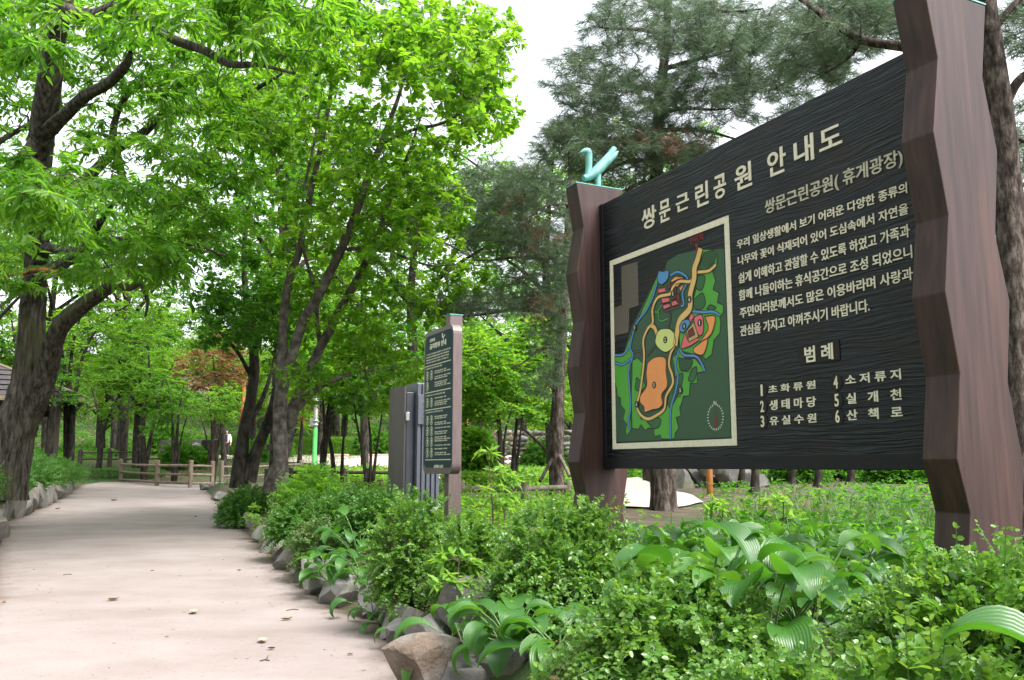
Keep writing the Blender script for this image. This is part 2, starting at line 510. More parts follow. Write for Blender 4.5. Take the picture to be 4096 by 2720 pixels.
ZIGB = [(3.82, -.262), (3.37, -.186), (2.945, -.262), (2.45, -.186), (2.09, -.262), (1.645, -.192), (1.19, -.27), (.80, -.2), (.45, -.26), (-.2, -.2)]
def zig_post(s0, s1, holder, name='post'):
    poly = [(-n, z) for z, n in ZIGF] + [(-n, z) for z, n in ZIGB[::-1]]
    m = MB(); m.prism(poly, lambda a, b, d: (d, a, b), s0, s1)
    o = m.build(name, M_BROWN, holder)
    bv = o.modifiers.new('b', 'BEVEL'); bv.width = .006; bv.segments = 2; bv.limit_method = 'ANGLE'; bv.angle_limit = .15
    m = MB(); m.box(((s0 + s1) / 2, .006, 3.829), (s1 - s0 + .004, .518, .010))
    m.build('cap', M_PATINA, o)
    return o
post_far = zig_post(-.21, -.001, sign)
post_near = zig_post(3.582, 3.79, sign)

# bird emblem on the far post (plane s = -.1)
P0e = A0 - S_AX * .1
def em(px, py):
    p = on_plane(2250 + px * .1913, 560 + py * .1913, P0e, S_AX)
    return float(-(p - A0) @ N_AX), float(p[2])
mb = MB()
def em_tube(pts, rs, flat=.7):
    pts = [(*em(x, y),) for x, y in pts]
    C = catmull(np.array([(-.1, a, z, r) for (a, z), r in zip(pts, rs)]), 6)
    mb.tube(C[:, :3], C[:, 3], 10)
em_tube([(370, 262), (450, 235), (530, 245), (550, 330), (550, 560), (540, 700), (520, 790)], [.004, .026, .036, .035, .033, .034, .034])
em_tube([(440, 800), (540, 770), (700, 660), (850, 500), (980, 330), (1085, 170)], [.030, .038, .050, .048, .036, .027])
em_tube([(800, 580), (930, 450), (1060, 330), (1160, 240)], [.036, .04, .032, .008])
em_tube([(745, 640), (745, 800), (745, 1010)], [.03, .028, .028])
mb.build('bird_emblem', M_PATINA, post_far)

# lettering --------------------------------------------------------
Z1 = lambda x, y: (2200 + x * .86734, y * .86734)
Z3 = lambda x, y: (2900 + x * .38265, 500 + y * .38265)
Z4 = lambda x, y: (2900 + x * .57398, 1000 + y * .57398)
Z2 = lambda x, y: (2200 + x * .7015, 800 + y * .7015)
def PZ(z, x, y): return pan(*z(x, y))
mb = MB()
zlo, zhi = PZ(Z1, 460, 1052)[1], PZ(Z1, 450, 958)[1]
for ch, xa, ya, xb, yb in [('쌍', 425, 1005, 490, 990), ('문', 506, 975, 555, 965), ('근', 583, 940, 641, 925), ('린', 672, 900, 731, 885), ('공', 757, 855, 812, 840),
                           ('원', 853, 810, 930, 780), ('안', 1004, 740, 1087, 710), ('내', 1126, 690, 1216, 660), ('도', 1242, 640, 1346, 610)]:
    a, b = PZ(Z1, xa, ya)[0], PZ(Z1, xb, yb)[0]
    lo, hi = zlo, zhi
    if ch in '도근': lo, hi = zlo + .03, zhi - .02
    put_text(mb, ch, a, b, lo, hi, .006, bold=.016)
mb.build('title_lettering', M_CREAM, panel)
mb = MB()
a, b = PZ(Z3, 422, 880)[0], PZ(Z3, 1868, 420)[0]
put_text(mb, '쌍문근린공원( 휴게광장)', a, b, PZ(Z3, 475, 945)[1], PZ(Z3, 475, 770)[1], .006, bold=.014)
mb.build('subtitle_lettering', M_CREAM2, panel)
mb = MB()
PARA = [('우리 일상생활에서 보기 어려운 다양한 종류의', Z3, 128, 1205, 1300, Z3, 1908, 660),
        ('나무와 꽃이 식재되어 있어 도심속에서 자연을', Z3, 138, 1375, 1472, Z3, 1922, 900),
        ('쉽게 이해하고 관찰할 수 있도록 하였고 가족과', Z4, 97, 163, 238, Z3, 1936, 1120),
        ('함께 나들이하는 휴식공간으로 조성 되었으니', Z4, 100, 282, 357, Z4, 1308, 25),
        ('주민여러분께서도 많은 이용바라며 사랑과', Z4, 106, 405, 477, Z4, 1312, 170),
        ('관심을 가지고 아껴주시기 바랍니다.', Z4, 109, 530, 605, Z4, 1010, 390)]
for body, za, xa, y0, y1, zb, xb, yb in PARA:
    a, b = PZ(za, xa, (y0 + y1) / 2)[0], PZ(zb, xb, yb)[0]
    put_text(mb, body, a, b, PZ(za, xa, y1)[1], PZ(za, xa, y0)[1], .005, bold=.012)
mb.build('paragraph_lettering', M_CREAM, panel)
mb = MB()
a, b = PZ(Z4, 518, 740)[0], PZ(Z4, 803, 705)[0]
lo, hi = PZ(Z4, 522, 806)[1], PZ(Z4, 518, 672)[1]
mb.box(((a + b) / 2, -.003, (lo + hi) / 2), (b - a, .008, hi - lo), 0, bev=.003)
mb.build('legend_plate', M_DARKPLATE, panel)
NUMS = [('1', 260, 978), ('2', 263, 1090), ('3', 266, 1195), ('4', 776, 922), ('5', 783, 1047), ('6', 788, 1160)]
for ch, x, y in NUMS:
    s, z = PZ(Z4, x, y)
    t = np.linspace(0, 2 * math.pi, 20, endpoint=False)
    mb = MB(); mb.prism([(s + math.cos(q) * .048, z + math.sin(q) * .055) for q in t], lambda u, v, d: (u, d, v), .003, -.004, 0)
    mb.build('legend_plate', M_DARKPLATE, panel)
mb = MB()
a, b = PZ(Z4, 562, 730)[0], PZ(Z4, 760, 705)[0]
put_text(mb, '범 례', a, b, PZ(Z4, 590, 785)[1], PZ(Z4, 590, 672)[1], .004, .0075, bold=.02)
for ch, x, y in NUMS:
    s, z = PZ(Z4, x, y)
    w_ = .009 if ch == '1' else .017
    put_text(mb, ch, s - w_, s + w_, z - .04, z + .04, .003, .0045, bold=.02)
LEG = [('초 화 류 원', 305, 945, 1000, 632, 935), ('생 태 마 당', 311, 1048, 1118, 636, 1062), ('유 실 수 원', 313, 1160, 1222, 638, 1170),
       ('소 저 류 지', 840, 872, 942, 1228, 868), ('실   개   천', 847, 1000, 1075, 1232, 1010), ('산   책   로', 850, 1115, 1190, 1240, 1130)]
for body, xa, y0, y1, xb, yb in LEG:
    put_text(mb, body, PZ(Z4, xa, (y0 + y1) / 2)[0], PZ(Z4, xb, yb)[0], PZ(Z4, xa, y1)[1], PZ(Z4, xa, y0)[1], .004, bold=.02)
mb.build('legend_lettering', M_CREAM, panel)

# painted map ------------------------------------------------------
mb = MB()
fs0, fs1, fz0, fz1, fw = .168, 1.823, 1.347, 3.061, .05
for c, d in (((fs0 + fw / 2, -.002, (fz0 + fz1) / 2), (fw, .008, fz1 - fz0)), ((fs1 - fw / 2, -.002, (fz0 + fz1) / 2), (fw, .008, fz1 - fz0)),
             (((fs0 + fs1) / 2, -.002, fz0 + fw / 2), (fs1 - fs0 - 2 * fw, .008, fw)), (((fs0 + fs1) / 2, -.002, fz1 - fw / 2), (fs1 - fs0 - 2 * fw, .008, fw))):
    mb.box(c, d)
mb.build('map_frame', M_CREAM, panel)
MC = {}
def paint(n, c):
    MC[n] = (len(MC), plain('paint_' + n, c, .5, .45))
for n, c in [('dark_green', (.024, .085, .036)), ('green', (.075, .36, .03)), ('black', (.01, .01, .01)), ('road', (.75, .46, .15)), ('orange', (.85, .31, .09)), ('pink', (.75, .14, .16)),
             ('blue', (.08, .27, .56)), ('lime', (.62, .70, .22)), ('red', (.17, .016, .012)), ('taupe', (.105, .085, .062)), ('hatch', (.022, .12, .03)), ('tan', (.55, .36, .14)), ('white', (.62, .6, .5)), ('scarlet', (.20, .012, .012))]:
    paint(n, c)
mb = MB()
def P2(pts): return [PZ(Z2, x, y) for x, y in pts]
def layer(k): return -.001 - .0011 * k
def area(pts, col, k, line=True, sm=0):
    q = P2(pts)
    if sm: 
        q = [tuple(p) for p in catmull(np.array(q + [q[0]]), sm)[:-1]]
    mb.prism(q, lambda u, v, d: (u, d, v), 0.002, layer(k), MC[col][0])
    if line: stroke_sz(q + [q[0]], .009, 'black', k + .5)
def stroke_sz(q, w, col, k):
    q = np.array(q); T = np.gradient(q, axis=0); T = T / (np.linalg.norm(T, axis=1, keepdims=True) + 1e-9)
    Nn = np.stack([-T[:, 1], T[:, 0]], 1) * w / 2
    n = len(q); V = [(p[0], layer(k), p[1]) for p in q + Nn] + [(p[0], layer(k), p[1]) for p in q - Nn]
    mb.add(V, [[i, i + 1, n + i + 1, n + i] for i in range(n - 1)], MC[col][0])
def road(pts, w, col, k, sm=6, edge=.014):
    q = catmull(np.array(P2(pts)), sm)
    stroke_sz(q, w + edge, 'black', k); stroke_sz(q, w, col, k + .45)
area([(655, 400), (668, 352), (730, 310), (850, 285), (993, 278), (1032, 1352), (375, 1380), (370, 875), (420, 870), (470, 720), (625, 405)], 'dark_green', 0, False)
area([(408, 378), (500, 352), (505, 600), (450, 620), (452, 670), (447, 755), (370, 772), (368, 615), (410, 600), (410, 530), (408, 470)], 'taupe', 0, False)
area([(370, 877), (420, 872), (625, 405), (612, 490), (575, 600), (500, 690), (478, 750), (462, 830), (475, 890), (455, 1000), (465, 1130), (460, 1250), (468, 1305), (440, 1343), (432, 1320), (440, 1280), (418, 1250), (430, 1200), (405, 1170), (405, 1130), (385, 1120), (383, 1080), (370, 1040)], 'green', 1)
area([(470, 915), (500, 900), (530, 930), (520, 1000), (545, 1060), (510, 1110), (500, 1180), (520, 1250), (600, 1235), (660, 1200), (700, 1080), (715, 1000), (700, 900), (745, 860), (770, 900), (830, 905), (875, 960), (885, 978), (840, 985), (840, 1045), (800, 1045), (795, 1115), (760, 1120), (755, 1150), (740, 1185), (747, 1230), (720, 1240), (735, 1300), (715, 1330), (710, 1362), (637, 1363), (630, 1340), (598, 1350), (592, 1305), (560, 1300), (545, 1315), (520, 1280), (505, 1308), (470, 1300), (465, 1100), (470, 1000)], 'green', 1)
area([(870, 280), (950, 285), (955, 360), (925, 400), (945, 460), (930, 510), (965, 530), (955, 585), (990, 600), (990, 640), (968, 670), (975, 690), (970, 760), (935, 800), (925, 880), (890, 910), (850, 870), (820, 880), (745, 860), (735, 760), (780, 690), (815, 640), (820, 560), (850, 450), (858, 380)], 'green', 1)
for pts in ([(880, 300), (940, 292), (940, 350), (890, 395), (858, 385)], [(845, 430), (885, 435), (870, 510), (835, 500)], [(820, 570), (870, 530), (888, 590), (860, 625), (825, 615)], [(895, 620), (915, 598), (950, 615), (920, 628)],
            [(735, 900), (760, 905), (815, 915), (790, 970), (745, 965)], [(815, 960), (840, 955), (825, 1030), (790, 1025)], [(715, 1010), (760, 990), (745, 1080), (690, 1180), (675, 1140)], [(495, 1010), (522, 1040), (512, 1085), (488, 1075)]):
    area(pts, 'hatch', 2, True, 4)
for k_ in range(8):                                               # the carved hatch lines
    for (x0, y0, x1, y1) in ((738, 905, 812, 912), (700, 1060, 750, 1050), (868, 310, 945, 300)):
        stroke_sz(P2([(x0, y0 + 10 * k_), (x1, y1 + 10 * k_)]), .004, 'black', 3.2)
area([(555, 1265), (600, 1243), (633, 1250), (625, 1290), (590, 1302)], 'hatch', 2, True, 4)
for pts in ([(610, 480), (585, 560), (550, 630), (500, 695), (478, 750), (460, 840), (475, 890), (452, 960), (455, 1060), (462, 1180), (448, 1270), (462, 1310)], [(370, 885), (420, 880), (460, 825)], [(370, 927), (420, 937), (475, 895)],
            [(735, 860), (718, 940), (732, 1010), (718, 1090), (690, 1200), (690, 1362)], [(740, 850), (770, 885), (830, 890), (860, 920), (885, 975)], [(690, 430), (730, 410), (775, 432), (788, 455)], [(780, 480), (758, 530), (765, 595), (750, 605)],
            [(815, 635), (880, 640), (930, 637), (970, 657)]):
    road(pts, .017, 'blue', 3, edge=.012)
for pts in ([(475, 870), (515, 865), (548, 890), (575, 865), (600, 833)], [(675, 725), (690, 670), (678, 635)], [(640, 590), (655, 632), (700, 620), (750, 605)]):
    road(pts, .008, 'taupe', 3)
for pts in ([(600, 640), (620, 640), (630, 690), (680, 675)], [(610, 645), (640, 600)]):
    road(pts, .010, 'green', 3, edge=.006)
road([(845, 412), (905, 405), (930, 388), (950, 368)], .022, 'road', 4)
road([(580, 715), (600, 730), (613, 765)], .035, 'road', 4)
road([(728, 750), (712, 830), (690, 878), (682, 940), (700, 1000), (702, 1050), (665, 1120), (655, 1190), (610, 1228), (560, 1248), (518, 1222), (498, 1170), (515, 1100), (530, 1000), (540, 890), (535, 800), (560, 735), (582, 712), (590, 690), (588, 620), (620, 555), (690, 535), (702, 500), (740, 465), (800, 465), (825, 440)], .024, 'road', 4)
road([(862, 276), (845, 340), (828, 390), (825, 450), (803, 540), (800, 620), (745, 685), (728, 760), (718, 830)], .055, 'road', 5, edge=.012)
t = np.linspace(0, 2 * math.pi, 30, endpoint=False)
area([(662 + 58 * math.cos(q) * (1 + .03 * math.sin(7 * q)), 798 + 68 * math.sin(q) * (1 + .04 * math.sin(5 * q))) for q in t], 'lime', 5)
area([(625, 403), (650, 408), (675, 400), (680, 430), (668, 462), (640, 483), (622, 470), (615, 440)], 'blue', 5, True, 4)
area([(620, 505), (660, 500), (660, 525), (622, 532)], 'pink', 5); area([(637, 560), (682, 555), (685, 580), (645, 590)], 'pink', 5)
area([(648, 598), (685, 590), (688, 610), (652, 625)], 'pink', 5); area([(695, 582), (720, 570), (735, 595), (700, 607)], 'pink', 5)
area([(672, 490), (690, 475), (692, 498), (677, 512)], 'red', 5); area([(725, 540), (740, 530), (745, 590), (727, 568)], 'red', 5); area([(695, 525), (722, 500), (722, 560), (700, 572)], 'red', 5)
area([(690, 460), (720, 435), (775, 442), (735, 452), (700, 470)], 'orange', 5); area([(720, 480), (745, 475), (725, 500)], 'orange', 5); area([(740, 500), (767, 480), (750, 522)], 'orange', 5)
area([(560, 930), (600, 897), (660, 900), (665, 980), (672, 1060), (640, 1110), (645, 1165), (620, 1190), (590, 1195), (545, 1210), (540, 1180), (518, 1155), (520, 1115), (555, 1060), (553, 990)], 'orange', 5, True, 4)
area([(790, 690), (808, 645), (825, 665), (805, 702)], 'pink', 5); area([(830, 665), (865, 652), (878, 690), (875, 760), (850, 770), (825, 690)], 'pink', 5, True, 3)
area([(755, 820), (770, 760), (790, 800), (850, 785), (855, 800), (800, 835), (755, 850)], 'pink', 5)
area([(783, 745), (825, 698), (852, 780), (797, 810)], 'tan', 6); area([(793, 748), (820, 725), (832, 768), (796, 785)], 'red', 7)
area([(885, 665), (940, 660), (943, 700), (920, 770), (862, 808), (905, 740), (900, 700)], 'orange', 5, True, 3); area([(822, 845), (900, 790), (885, 870), (860, 885), (825, 870)], 'orange', 5, True, 3)
area([(742 + 0, 722), (760, 688), (795, 682), (803, 705), (780, 740), (765, 755), (745, 748)], 'blue', 6, True, 3)
MAPNUM = [('1', 706, 535), ('6', 800, 567), ('1', 858, 700), ('4', 770, 720), ('5', 487, 727), ('2', 662, 797), ('3', 598, 1055), ('5', 748, 1085), ('6', 498, 1165)]
for ch, x, y in MAPNUM:
    s, z = PZ(Z2, x, y)
    mb.prism([(s + math.cos(q) * .026, z + math.sin(q) * .028) for q in t], lambda u, v, d: (u, d, v), 0, layer(8), MC['black'][0])
    w_ = .005 if ch == '1' else .009
    put_text(mb, ch, s - w_, s + w_, z - .016, z + .016, .001, -layer(8), MC['white'][0], .02)
s, z = PZ(Z2, 945, 1238)
for q in np.linspace(0, 2 * math.pi, 26, endpoint=False):
    if abs(math.atan2(math.sin(q - math.pi / 2), math.cos(q - math.pi / 2))) < .3: continue
    c = np.array([s + math.cos(q) * .088, z + math.sin(q) * .093]); e = np.array([math.cos(q), math.sin(q)])
    stroke_sz([c - e * .008, c + e * .008], .009, 'white', 2)
s0, z0 = PZ(Z2, 945, 1185); _, z9 = PZ(Z2, 945, 1288)
mb.add([(s0, layer(2), z0), (s0 - .02, layer(2), z9), (s0 + .02, layer(2), z9)], [[0, 1, 2]], MC['scarlet'][0])
put_text(mb, 'N', s0 - .018, s0 + .014, PZ(Z2, 942, 1171)[1], PZ(Z2, 942, 1146)[1], .001, .0035, MC['white'][0], .02)
a, b = PZ(Z2, 797, 230)[0], PZ(Z2, 875, 215)[0]
put_text(mb, '현위치', a, b, PZ(Z2, 797, 258)[1], PZ(Z2, 797, 215)[1], .002, .001, MC['scarlet'][0], .015)
q0, q1, q2 = PZ(Z2, 828, 252), PZ(Z2, 846, 250), PZ(Z2, 838, 292)
mb.add([(q0[0], layer(2), q0[1]), (q1[0], layer(2), q1[1]), (q2[0], layer(2), q2[1])], [[0, 1, 2]], MC['scarlet'][0])
s, z = PZ(Z2, 838, 310)
mb.prism([(s + math.cos(q) * .016, z + math.sin(q) * .017) for q in t], lambda u, v, d: (u, d, v), 0, layer(3), MC['scarlet'][0])
mb.build('painted_map', [m for i, m in MC.values()], panel, fixn=False)
# ------------------------------------------------------------------ rules sign
MG = plain('board_green', (.004, .036, .043), .55, .25)
M_MAUVE = surf('mauve_paint', [(.3, (.115, .083, .083)), (.7, (.155, .115, .112))], (20, 20, 4), rough=.4, spec=.5)
P0 = at(1811, 1600, 9.5)
def bpix(px, py):
    p = on_plane(px, py, P0, N_AX)
    return float((p - P0) @ S_AX), float(p[2])
Z5 = lambda x, y: (1500 + x * .5102, 1200 + y * .5102)
def PB(x, y): return bpix(*Z5(x, y))
bs0, bs1 = PB(383, 800)[0], PB(610, 800)[0]
bz0, bz1 = PB(610, 1366)[1], PB(600, 185)[1]
rsign = thing('rules_sign', 'tall narrow dark green park rules board with rounded corners on a brown post', 'sign', (P0[0], P0[1], float(gz(P0[0], P0[1])) - .1), RZ)
rz0 = rsign.location.z
def rrect(s0, s1, z0, z1, r, n=6):
    out = []
    for cx, cz, a in ((s1 - r, z1 - r, 0), (s0 + r, z1 - r, 90), (s0 + r, z0 + r, 180), (s1 - r, z0 + r, 270)):
        out += [(cx + r * math.cos(math.radians(a + 90 * i / n)), cz + r * math.sin(math.radians(a + 90 * i / n))) for i in range(n + 1)]
    return out
loc = lambda u, v, d: (u, d, v - rz0)
mb = MB(); mb.prism(rrect(bs0, bs1, bz0, bz1, .11), loc, 0, .105)
board = mb.build('board', M_MAUVE, rsign)
mb = MB(); mb.prism(rrect(bs0 + .035, bs1 - .012, bz0 + .07, bz1 - .05, .09), loc, .002, -.004)
face = mb.build('board_face', MG, board)
mb = MB(); pm = bs1 - .43
ptop = float(at(1838, 1257, 9.85)[2])
mb.box((pm, .183, (ptop - rz0) / 2), (.13, .155, ptop - rz0), bev=.006)
post = mb.build('post', M_MAUVE, rsign)
mb = MB(); mb.box((pm, .183, ptop - rz0 + .006), (.14, .165, .012)); mb.build('cap', M_PATINA, post)
M_PALE = plain('pale_green_print', (.66, .68, .46), .6)
M_PRINT = plain('cream_print', (.74, .72, .55), .6)
def zt(body, x0, y0, x1, y1, h, mbx, bold=.015, mat=0):
    a, z = PB(x0, y0); b, _ = PB(x1, y1)
    hh = h * .5102 * 9.6 / FPX
    put_text(mbx, body, a, b, z - rz0 - hh / 2, z - rz0 + hh / 2, .002, .0035, mat, bold)
mb = MB()
zt('공원내', 432, 322, 472, 318, 28, mb, .03)
zt('금지행위 안내', 432, 370, 560, 338, 46, mb, .035)
zt('서울특별시 도봉구', 463, 1305, 538, 1302, 26, mb, .02)
for i, (t_, x1) in enumerate([('누구든지 도시공원에서 도시공원 및 녹지 등에 관한 법률', 594), ('제49조에 따라 공원시설을 훼손하는 행위 나무를 훼손하는', 585), ('행위 심한 소음 또는 악취가 나게 하는 행위 등을 하여서는', 584), ('아니되며 위반하면 과태료가 부과됩니다', 579)]):
    zt(t_, 406, 436 + 21 * i, x1, 381 + 23.5 * i, 13, mb, .01)
zt('도시공원 및 녹지 등에 관한 법률', 400, 546, 528, 516, 12, mb, .01)
zt('도시공원 및 녹지 등에 관한 법률', 400, 755, 552, 726, 12, mb, .01)
zt('도시공원 및 녹지 등에 관한 법률', 400, 886, 534, 872, 12, mb, .01)
for k_, (y0, n) in enumerate([(560, 2), (604, 2), (648, 3), (770, 1), (796, 3), (915, 2), (962, 2), (1005, 1), (1035, 2), (1076, 3), (1140, 1), (1168, 1), (1198, 2)]):
    for j in range(n):
        x1 = [560, 594, 568][(k_ + j) % 3]
        zt(['공원시설을 훼손하는 행위', '나무를 훼손하는 행위 과태료', '애완동물 배설물 방치 행위'][(k_ + j) % 3], 470, y0 + j * 15, x1, y0 + j * 15 - (x1 - 470) * .19 * (1 - (y0 - 500) / 850), 11, mb, .01)
mb.build('lettering', M_PRINT, face)
mb = MB()
for (xa, ya, xb, yb) in [(397, 528, 597, 470), (397, 731, 597, 693), (397, 866, 597, 837), (397, 1253, 598, 1251)]:
    a, za = PB(xa, ya); b, zb = PB(xb, yb); zc = (za + zb) / 2
    mb.box(((a + b) / 2, -.005, zc - rz0), (b - a, .003, .010))
t = np.linspace(0, 2 * math.pi, 20, endpoint=False)
for (x, y) in [(413, 598), (445, 590), (413, 680), (413, 808), (445, 803), (413, 946), (445, 942), (413, 1031), (445, 1028), (413, 1114), (445, 1112), (413, 1198), (445, 1196)]:
    s, z = PB(x, y); z -= rz0; w, h = .045, .055
    o_ = rrect(s - w, s + w, z - h, z + h, .04, 4); i_ = rrect(s - w + .007, s + w - .007, z - h + .007, z + h - .007, .034, 4)
    n = len(o_)
    mb.add([(p[0], -.0045, p[1]) for p in o_] + [(p[0], -.0045, p[1]) for p in i_], [[i, (i + 1) % n, n + (i + 1) % n, n + i] for i in range(n)])
    # little walking figure
    fig = [(-.012, -.04), (-.002, -.012), (.012, -.04), (.020, -.038), (.009, .0), (.012, .018), (.022, .005), (.026, .009), (.012, .030), (-.010, .028), (-.022, .006), (-.016, .004), (-.008, .014), (-.008, -.005), (-.02, -.038)]
    mb.prism([(s + a, z + b) for a, b in fig], lambda u, v, d: (u, d, v), -.002, -.0045)
    mb.prism([(s + .002 + math.cos(q) * .009, z + .041 + math.sin(q) * .009) for q in t[::2]], lambda u, v, d: (u, d, v), -.002, -.0045)
em2 = [(528, 262), (535, 258), (537, 290), (551, 268), (553, 274), (540, 296), (541, 316), (537, 316), (536, 297), (528, 294)]
mb.prism([(PB(x, y)[0], PB(x, y)[1] - rz0) for x, y in em2], lambda u, v, d: (u, d, v), -.002, -.005)
mb.build('pictogram_print', M_PALE, face)

# ------------------------------------------------------------------ open cabinet beside it
M_SLATE = surf('slate_metal', [(.3, (.030, .034, .046)), (.7, (.042, .047, .062))], (30, 30, 8), rough=.45, spec=.5)
M_SLATE2 = surf('ribbed_alloy', [(.3, (.075, .082, .105)), (.7, (.10, .11, .135))], (30, 30, 8), rough=.4, spec=.5)
M_DOOR = surf('brown_grey_sheet', [(.3, (.060, .052, .047)), (.7, (.082, .072, .066))], (60, 60, 2), rough=.5)
M_STEEL = plain('bright_steel', (.55, .56, .55), .3, .5, .6)
M_WHITE = plain('white_plastic', (.75, .77, .8), .35)
Pk = at(1622, 1600, 10.6)
def kpix(px, py):
    p = on_plane(px, py, Pk, N_AX)
    return float((p - Pk) @ S_AX), float(p[2])
kg = float(gz(Pk[0], Pk[1])) - .05
kz1 = kpix(*Z5(245, 672))[1] - kg
kiosk = thing('information_cabinet', 'dark grey metal cabinet with a brown curved door behind the green rules board', 'cabinet', (Pk[0], Pk[1], kg), RZ)
dw = -kpix(*Z5(118, 900))[0]
mb = MB()
curve = [(-dw + dw * t_, -.012 - .035 * math.sin(math.pi * t_) ) for t_ in np.linspace(0, 1, 13)]
mb.prism([(a, b) for a, b in curve] + [(a, b + .022) for a, b in curve[::-1]], lambda a, b, d: (a, b, d), 0, kz1)
door = mb.build('door', M_DOOR, kiosk)
for zf in (.80, .17):
    mb = MB(); mb.box((.006, .03, kz1 * zf), (.05, .03, .10), bev=.004); mb.tube([(.02, .012, kz1 * zf - .05), (.02, .012, kz1 * zf + .05)], .011, 8)
    mb.build('hinge', M_STEEL, door)
mb = MB(); mb.box((-dw * .52, .082, kz1 / 2 - .03), (dw * .9, .11, kz1 - .08), bev=.01)
mb.build('cabinet_body', M_SLATE, kiosk)
mb = MB()
cz = kz1 + .045
mb.box((-.18, .29, cz / 2), (.38, .30, cz), bev=.008)
for i in range(5):
    mb.box((.018, .165 + i * .062, cz / 2 - .003), (.03, .04, cz - .02), bev=.005)
mb.build('ribbed_column', M_SLATE2, kiosk)
mb = MB(); mb.box((.045, .215, cz - .33), (.018, .14, .36), bev=.003)
plate = mb.build('button_plate', M_SLATE2, kiosk)
for i in range(4):
    mb = MB(); mb.tube([(.052, .235, cz - .235 - i * .062), (.072, .235, cz - .235 - i * .062)], [.024, .018], 12); mb.build('button', M_WHITE, plate)
for q in (.165, .485):
    mb = MB(); mb.tube([(.052, .225, cz - q), (.058, .225, cz - q)], .009, 8); mb.build('screw', M_STEEL, plate)
mb = MB(); mb.box((.045, .30, .32), (.012, .24, .14)); mb.build('notice_plate', M_STEEL, kiosk)

# ------------------------------------------------------------------ log fences
M_LOG = surf('weathered_log', [(.25, (.095, .069, .049)), (.5, (.165, .125, .092)), (.75, (.245, .198, .152))], (9, 9, 3), rough=.85, bump=.4, bump_scale=(60, 60, 8), dist=.004)
M_LOGD = surf('dark_log', [(.25, (.030, .024, .019)), (.6, (.062, .050, .040)), (.8, (.09, .075, .06))], (9, 9, 3), rough=.8, bump=.3, bump_scale=(60, 60, 8), dist=.004)
M_LOGM = surf('mossy_log', [(.25, (.085, .068, .048)), (.5, (.15, .125, .095)), (.75, (.21, .185, .15))], (9, 9, 5), rough=.85, bump=.4, bump_scale=(60, 60, 12), dist=.004, second=((5, 5, 5), .5, .68, (.085, .10, .045)))
rngf = np.random.default_rng(5)
def log_fence(name, label, posts, rails, mat, pr=.075, rr=.05, group=None):
    """posts: (bottom point, top z); rails: list of (post i, post j, height above i's foot, above j's foot)"""
    p0 = np.array(posts[0][0])
    f = thing(name, label, 'fence', p0, 0, group)
    for b, zt_ in posts:
        b = np.array(b) - p0
        mb = MB(); h = zt_ - p0[2]
        P = [(b[0] + rngf.normal() * .004, b[1], b[2] - .25), (b[0], b[1], b[2] + (h - b[2]) * .5), (b[0] + rngf.normal() * .006, b[1], h - .03), (b[0], b[1], h)]
        mb.tube(catmull(P, 3), np.r_[np.full(9, pr), pr * .86], 12, rough=.02, rng=rngf)
        mb.build('post', mat, f)
    for i, j, hi, hj in rails:
        a = np.array(posts[i][0]) - p0 + UP * hi; c = np.array(posts[j][0]) - p0 + UP * hj
        m = (a + c) / 2 + np.array([0, 0, rngf.normal() * .008])
        mb = MB(); mb.tube(catmull([a, m, c], 4), rr * rngf.uniform(.9, 1.1), 10, rough=.03, rng=rngf); mb.build('rail', mat, f)
    return f
def fp(px, ybot, ytop, Y):
    b = at(px, ybot, Y); return (tuple(b), float(at(px, ytop, Y)[2]))
posts = [fp(480, 1930, 1838, 41.8), fp(626.5, 1943, 1842, 38.1), fp(760, 1947, 1842, 36.7), fp(847, 1948, 1846, 37.7)]
rails = [(i, i + 1, h, h) for i in range(3) for h in (.86, .50, .14)]
log_fence('log_fence', 'pale three-rail log fence across the end of the path', posts, rails, M_LOG, .09, .055)
posts = [fp(885, 1930, 1845, 41), fp(1000, 1930, 1846, 42.5), fp(1202, 1915, 1843, 44.5)]
log_fence('log_fence', 'log fence behind the leaning trunks, between path and bright plaza', posts, [(i, i + 1, h, h) for i in range(2) for h in (.72, .30)], M_LOGM, .1, .05)
posts = [fp(319, 1850, 1800, 47), fp(438, 1850, 1800, 47), fp(565, 1848, 1800, 47), fp(690, 1846, 1800, 47)]
log_fence('log_fence', 'low dark brown two-rail fence among the shady trees beyond the clipped hedge', posts, [(i, i + 1, h, h) for i in range(3) for h in (.52, .17)], M_LOGD, .12, .045)
posts = [fp(735, 1846, 1800, 49), fp(783, 1846, 1800, 49), fp(818, 1846, 1803, 49)]
log_fence('log_fence', 'short pale two-rail fence beside the two zigzag posts', posts, [(i, i + 1, h, h) for i in range(2) for h in (.50, .15)], M_LOG, .07, .045)
gy = lambda px, Y: float(gz(at(px, 1900, Y)[0], Y))
def fpg(px, ytop, Y):
    p = at(px, ytop, Y); return ((p[0], Y, gy(px, Y)), float(p[2]))
posts = [fpg(1070, 1876, 25), fpg(1164, 1872, 25), fpg(1261, 1871, 25), fpg(1378, 1872, 25), fpg(1477, 1872, 25), fpg(1600, 1873, 25)]
zr = at(1300, 1889, 25)[2]
log_fence('log_fence', 'dark log rail fence behind the left shrubs, reaching towards the cabinet', posts, [(i, i + 1, zr - posts[i][0][2] - d_, zr - posts[i + 1][0][2] - d_) for i in range(5) for d_ in (0, .33)], M_LOGD, .085, .05)
posts = [fpg(1230, 1873, 27.5), fpg(1326, 1872, 27.5), fpg(1465, 1915, 24), fpg(1520, 1918, 24)]
zr = at(1300, 1890, 27.5)[2]; zs = at(1480, 1925, 24)[2]
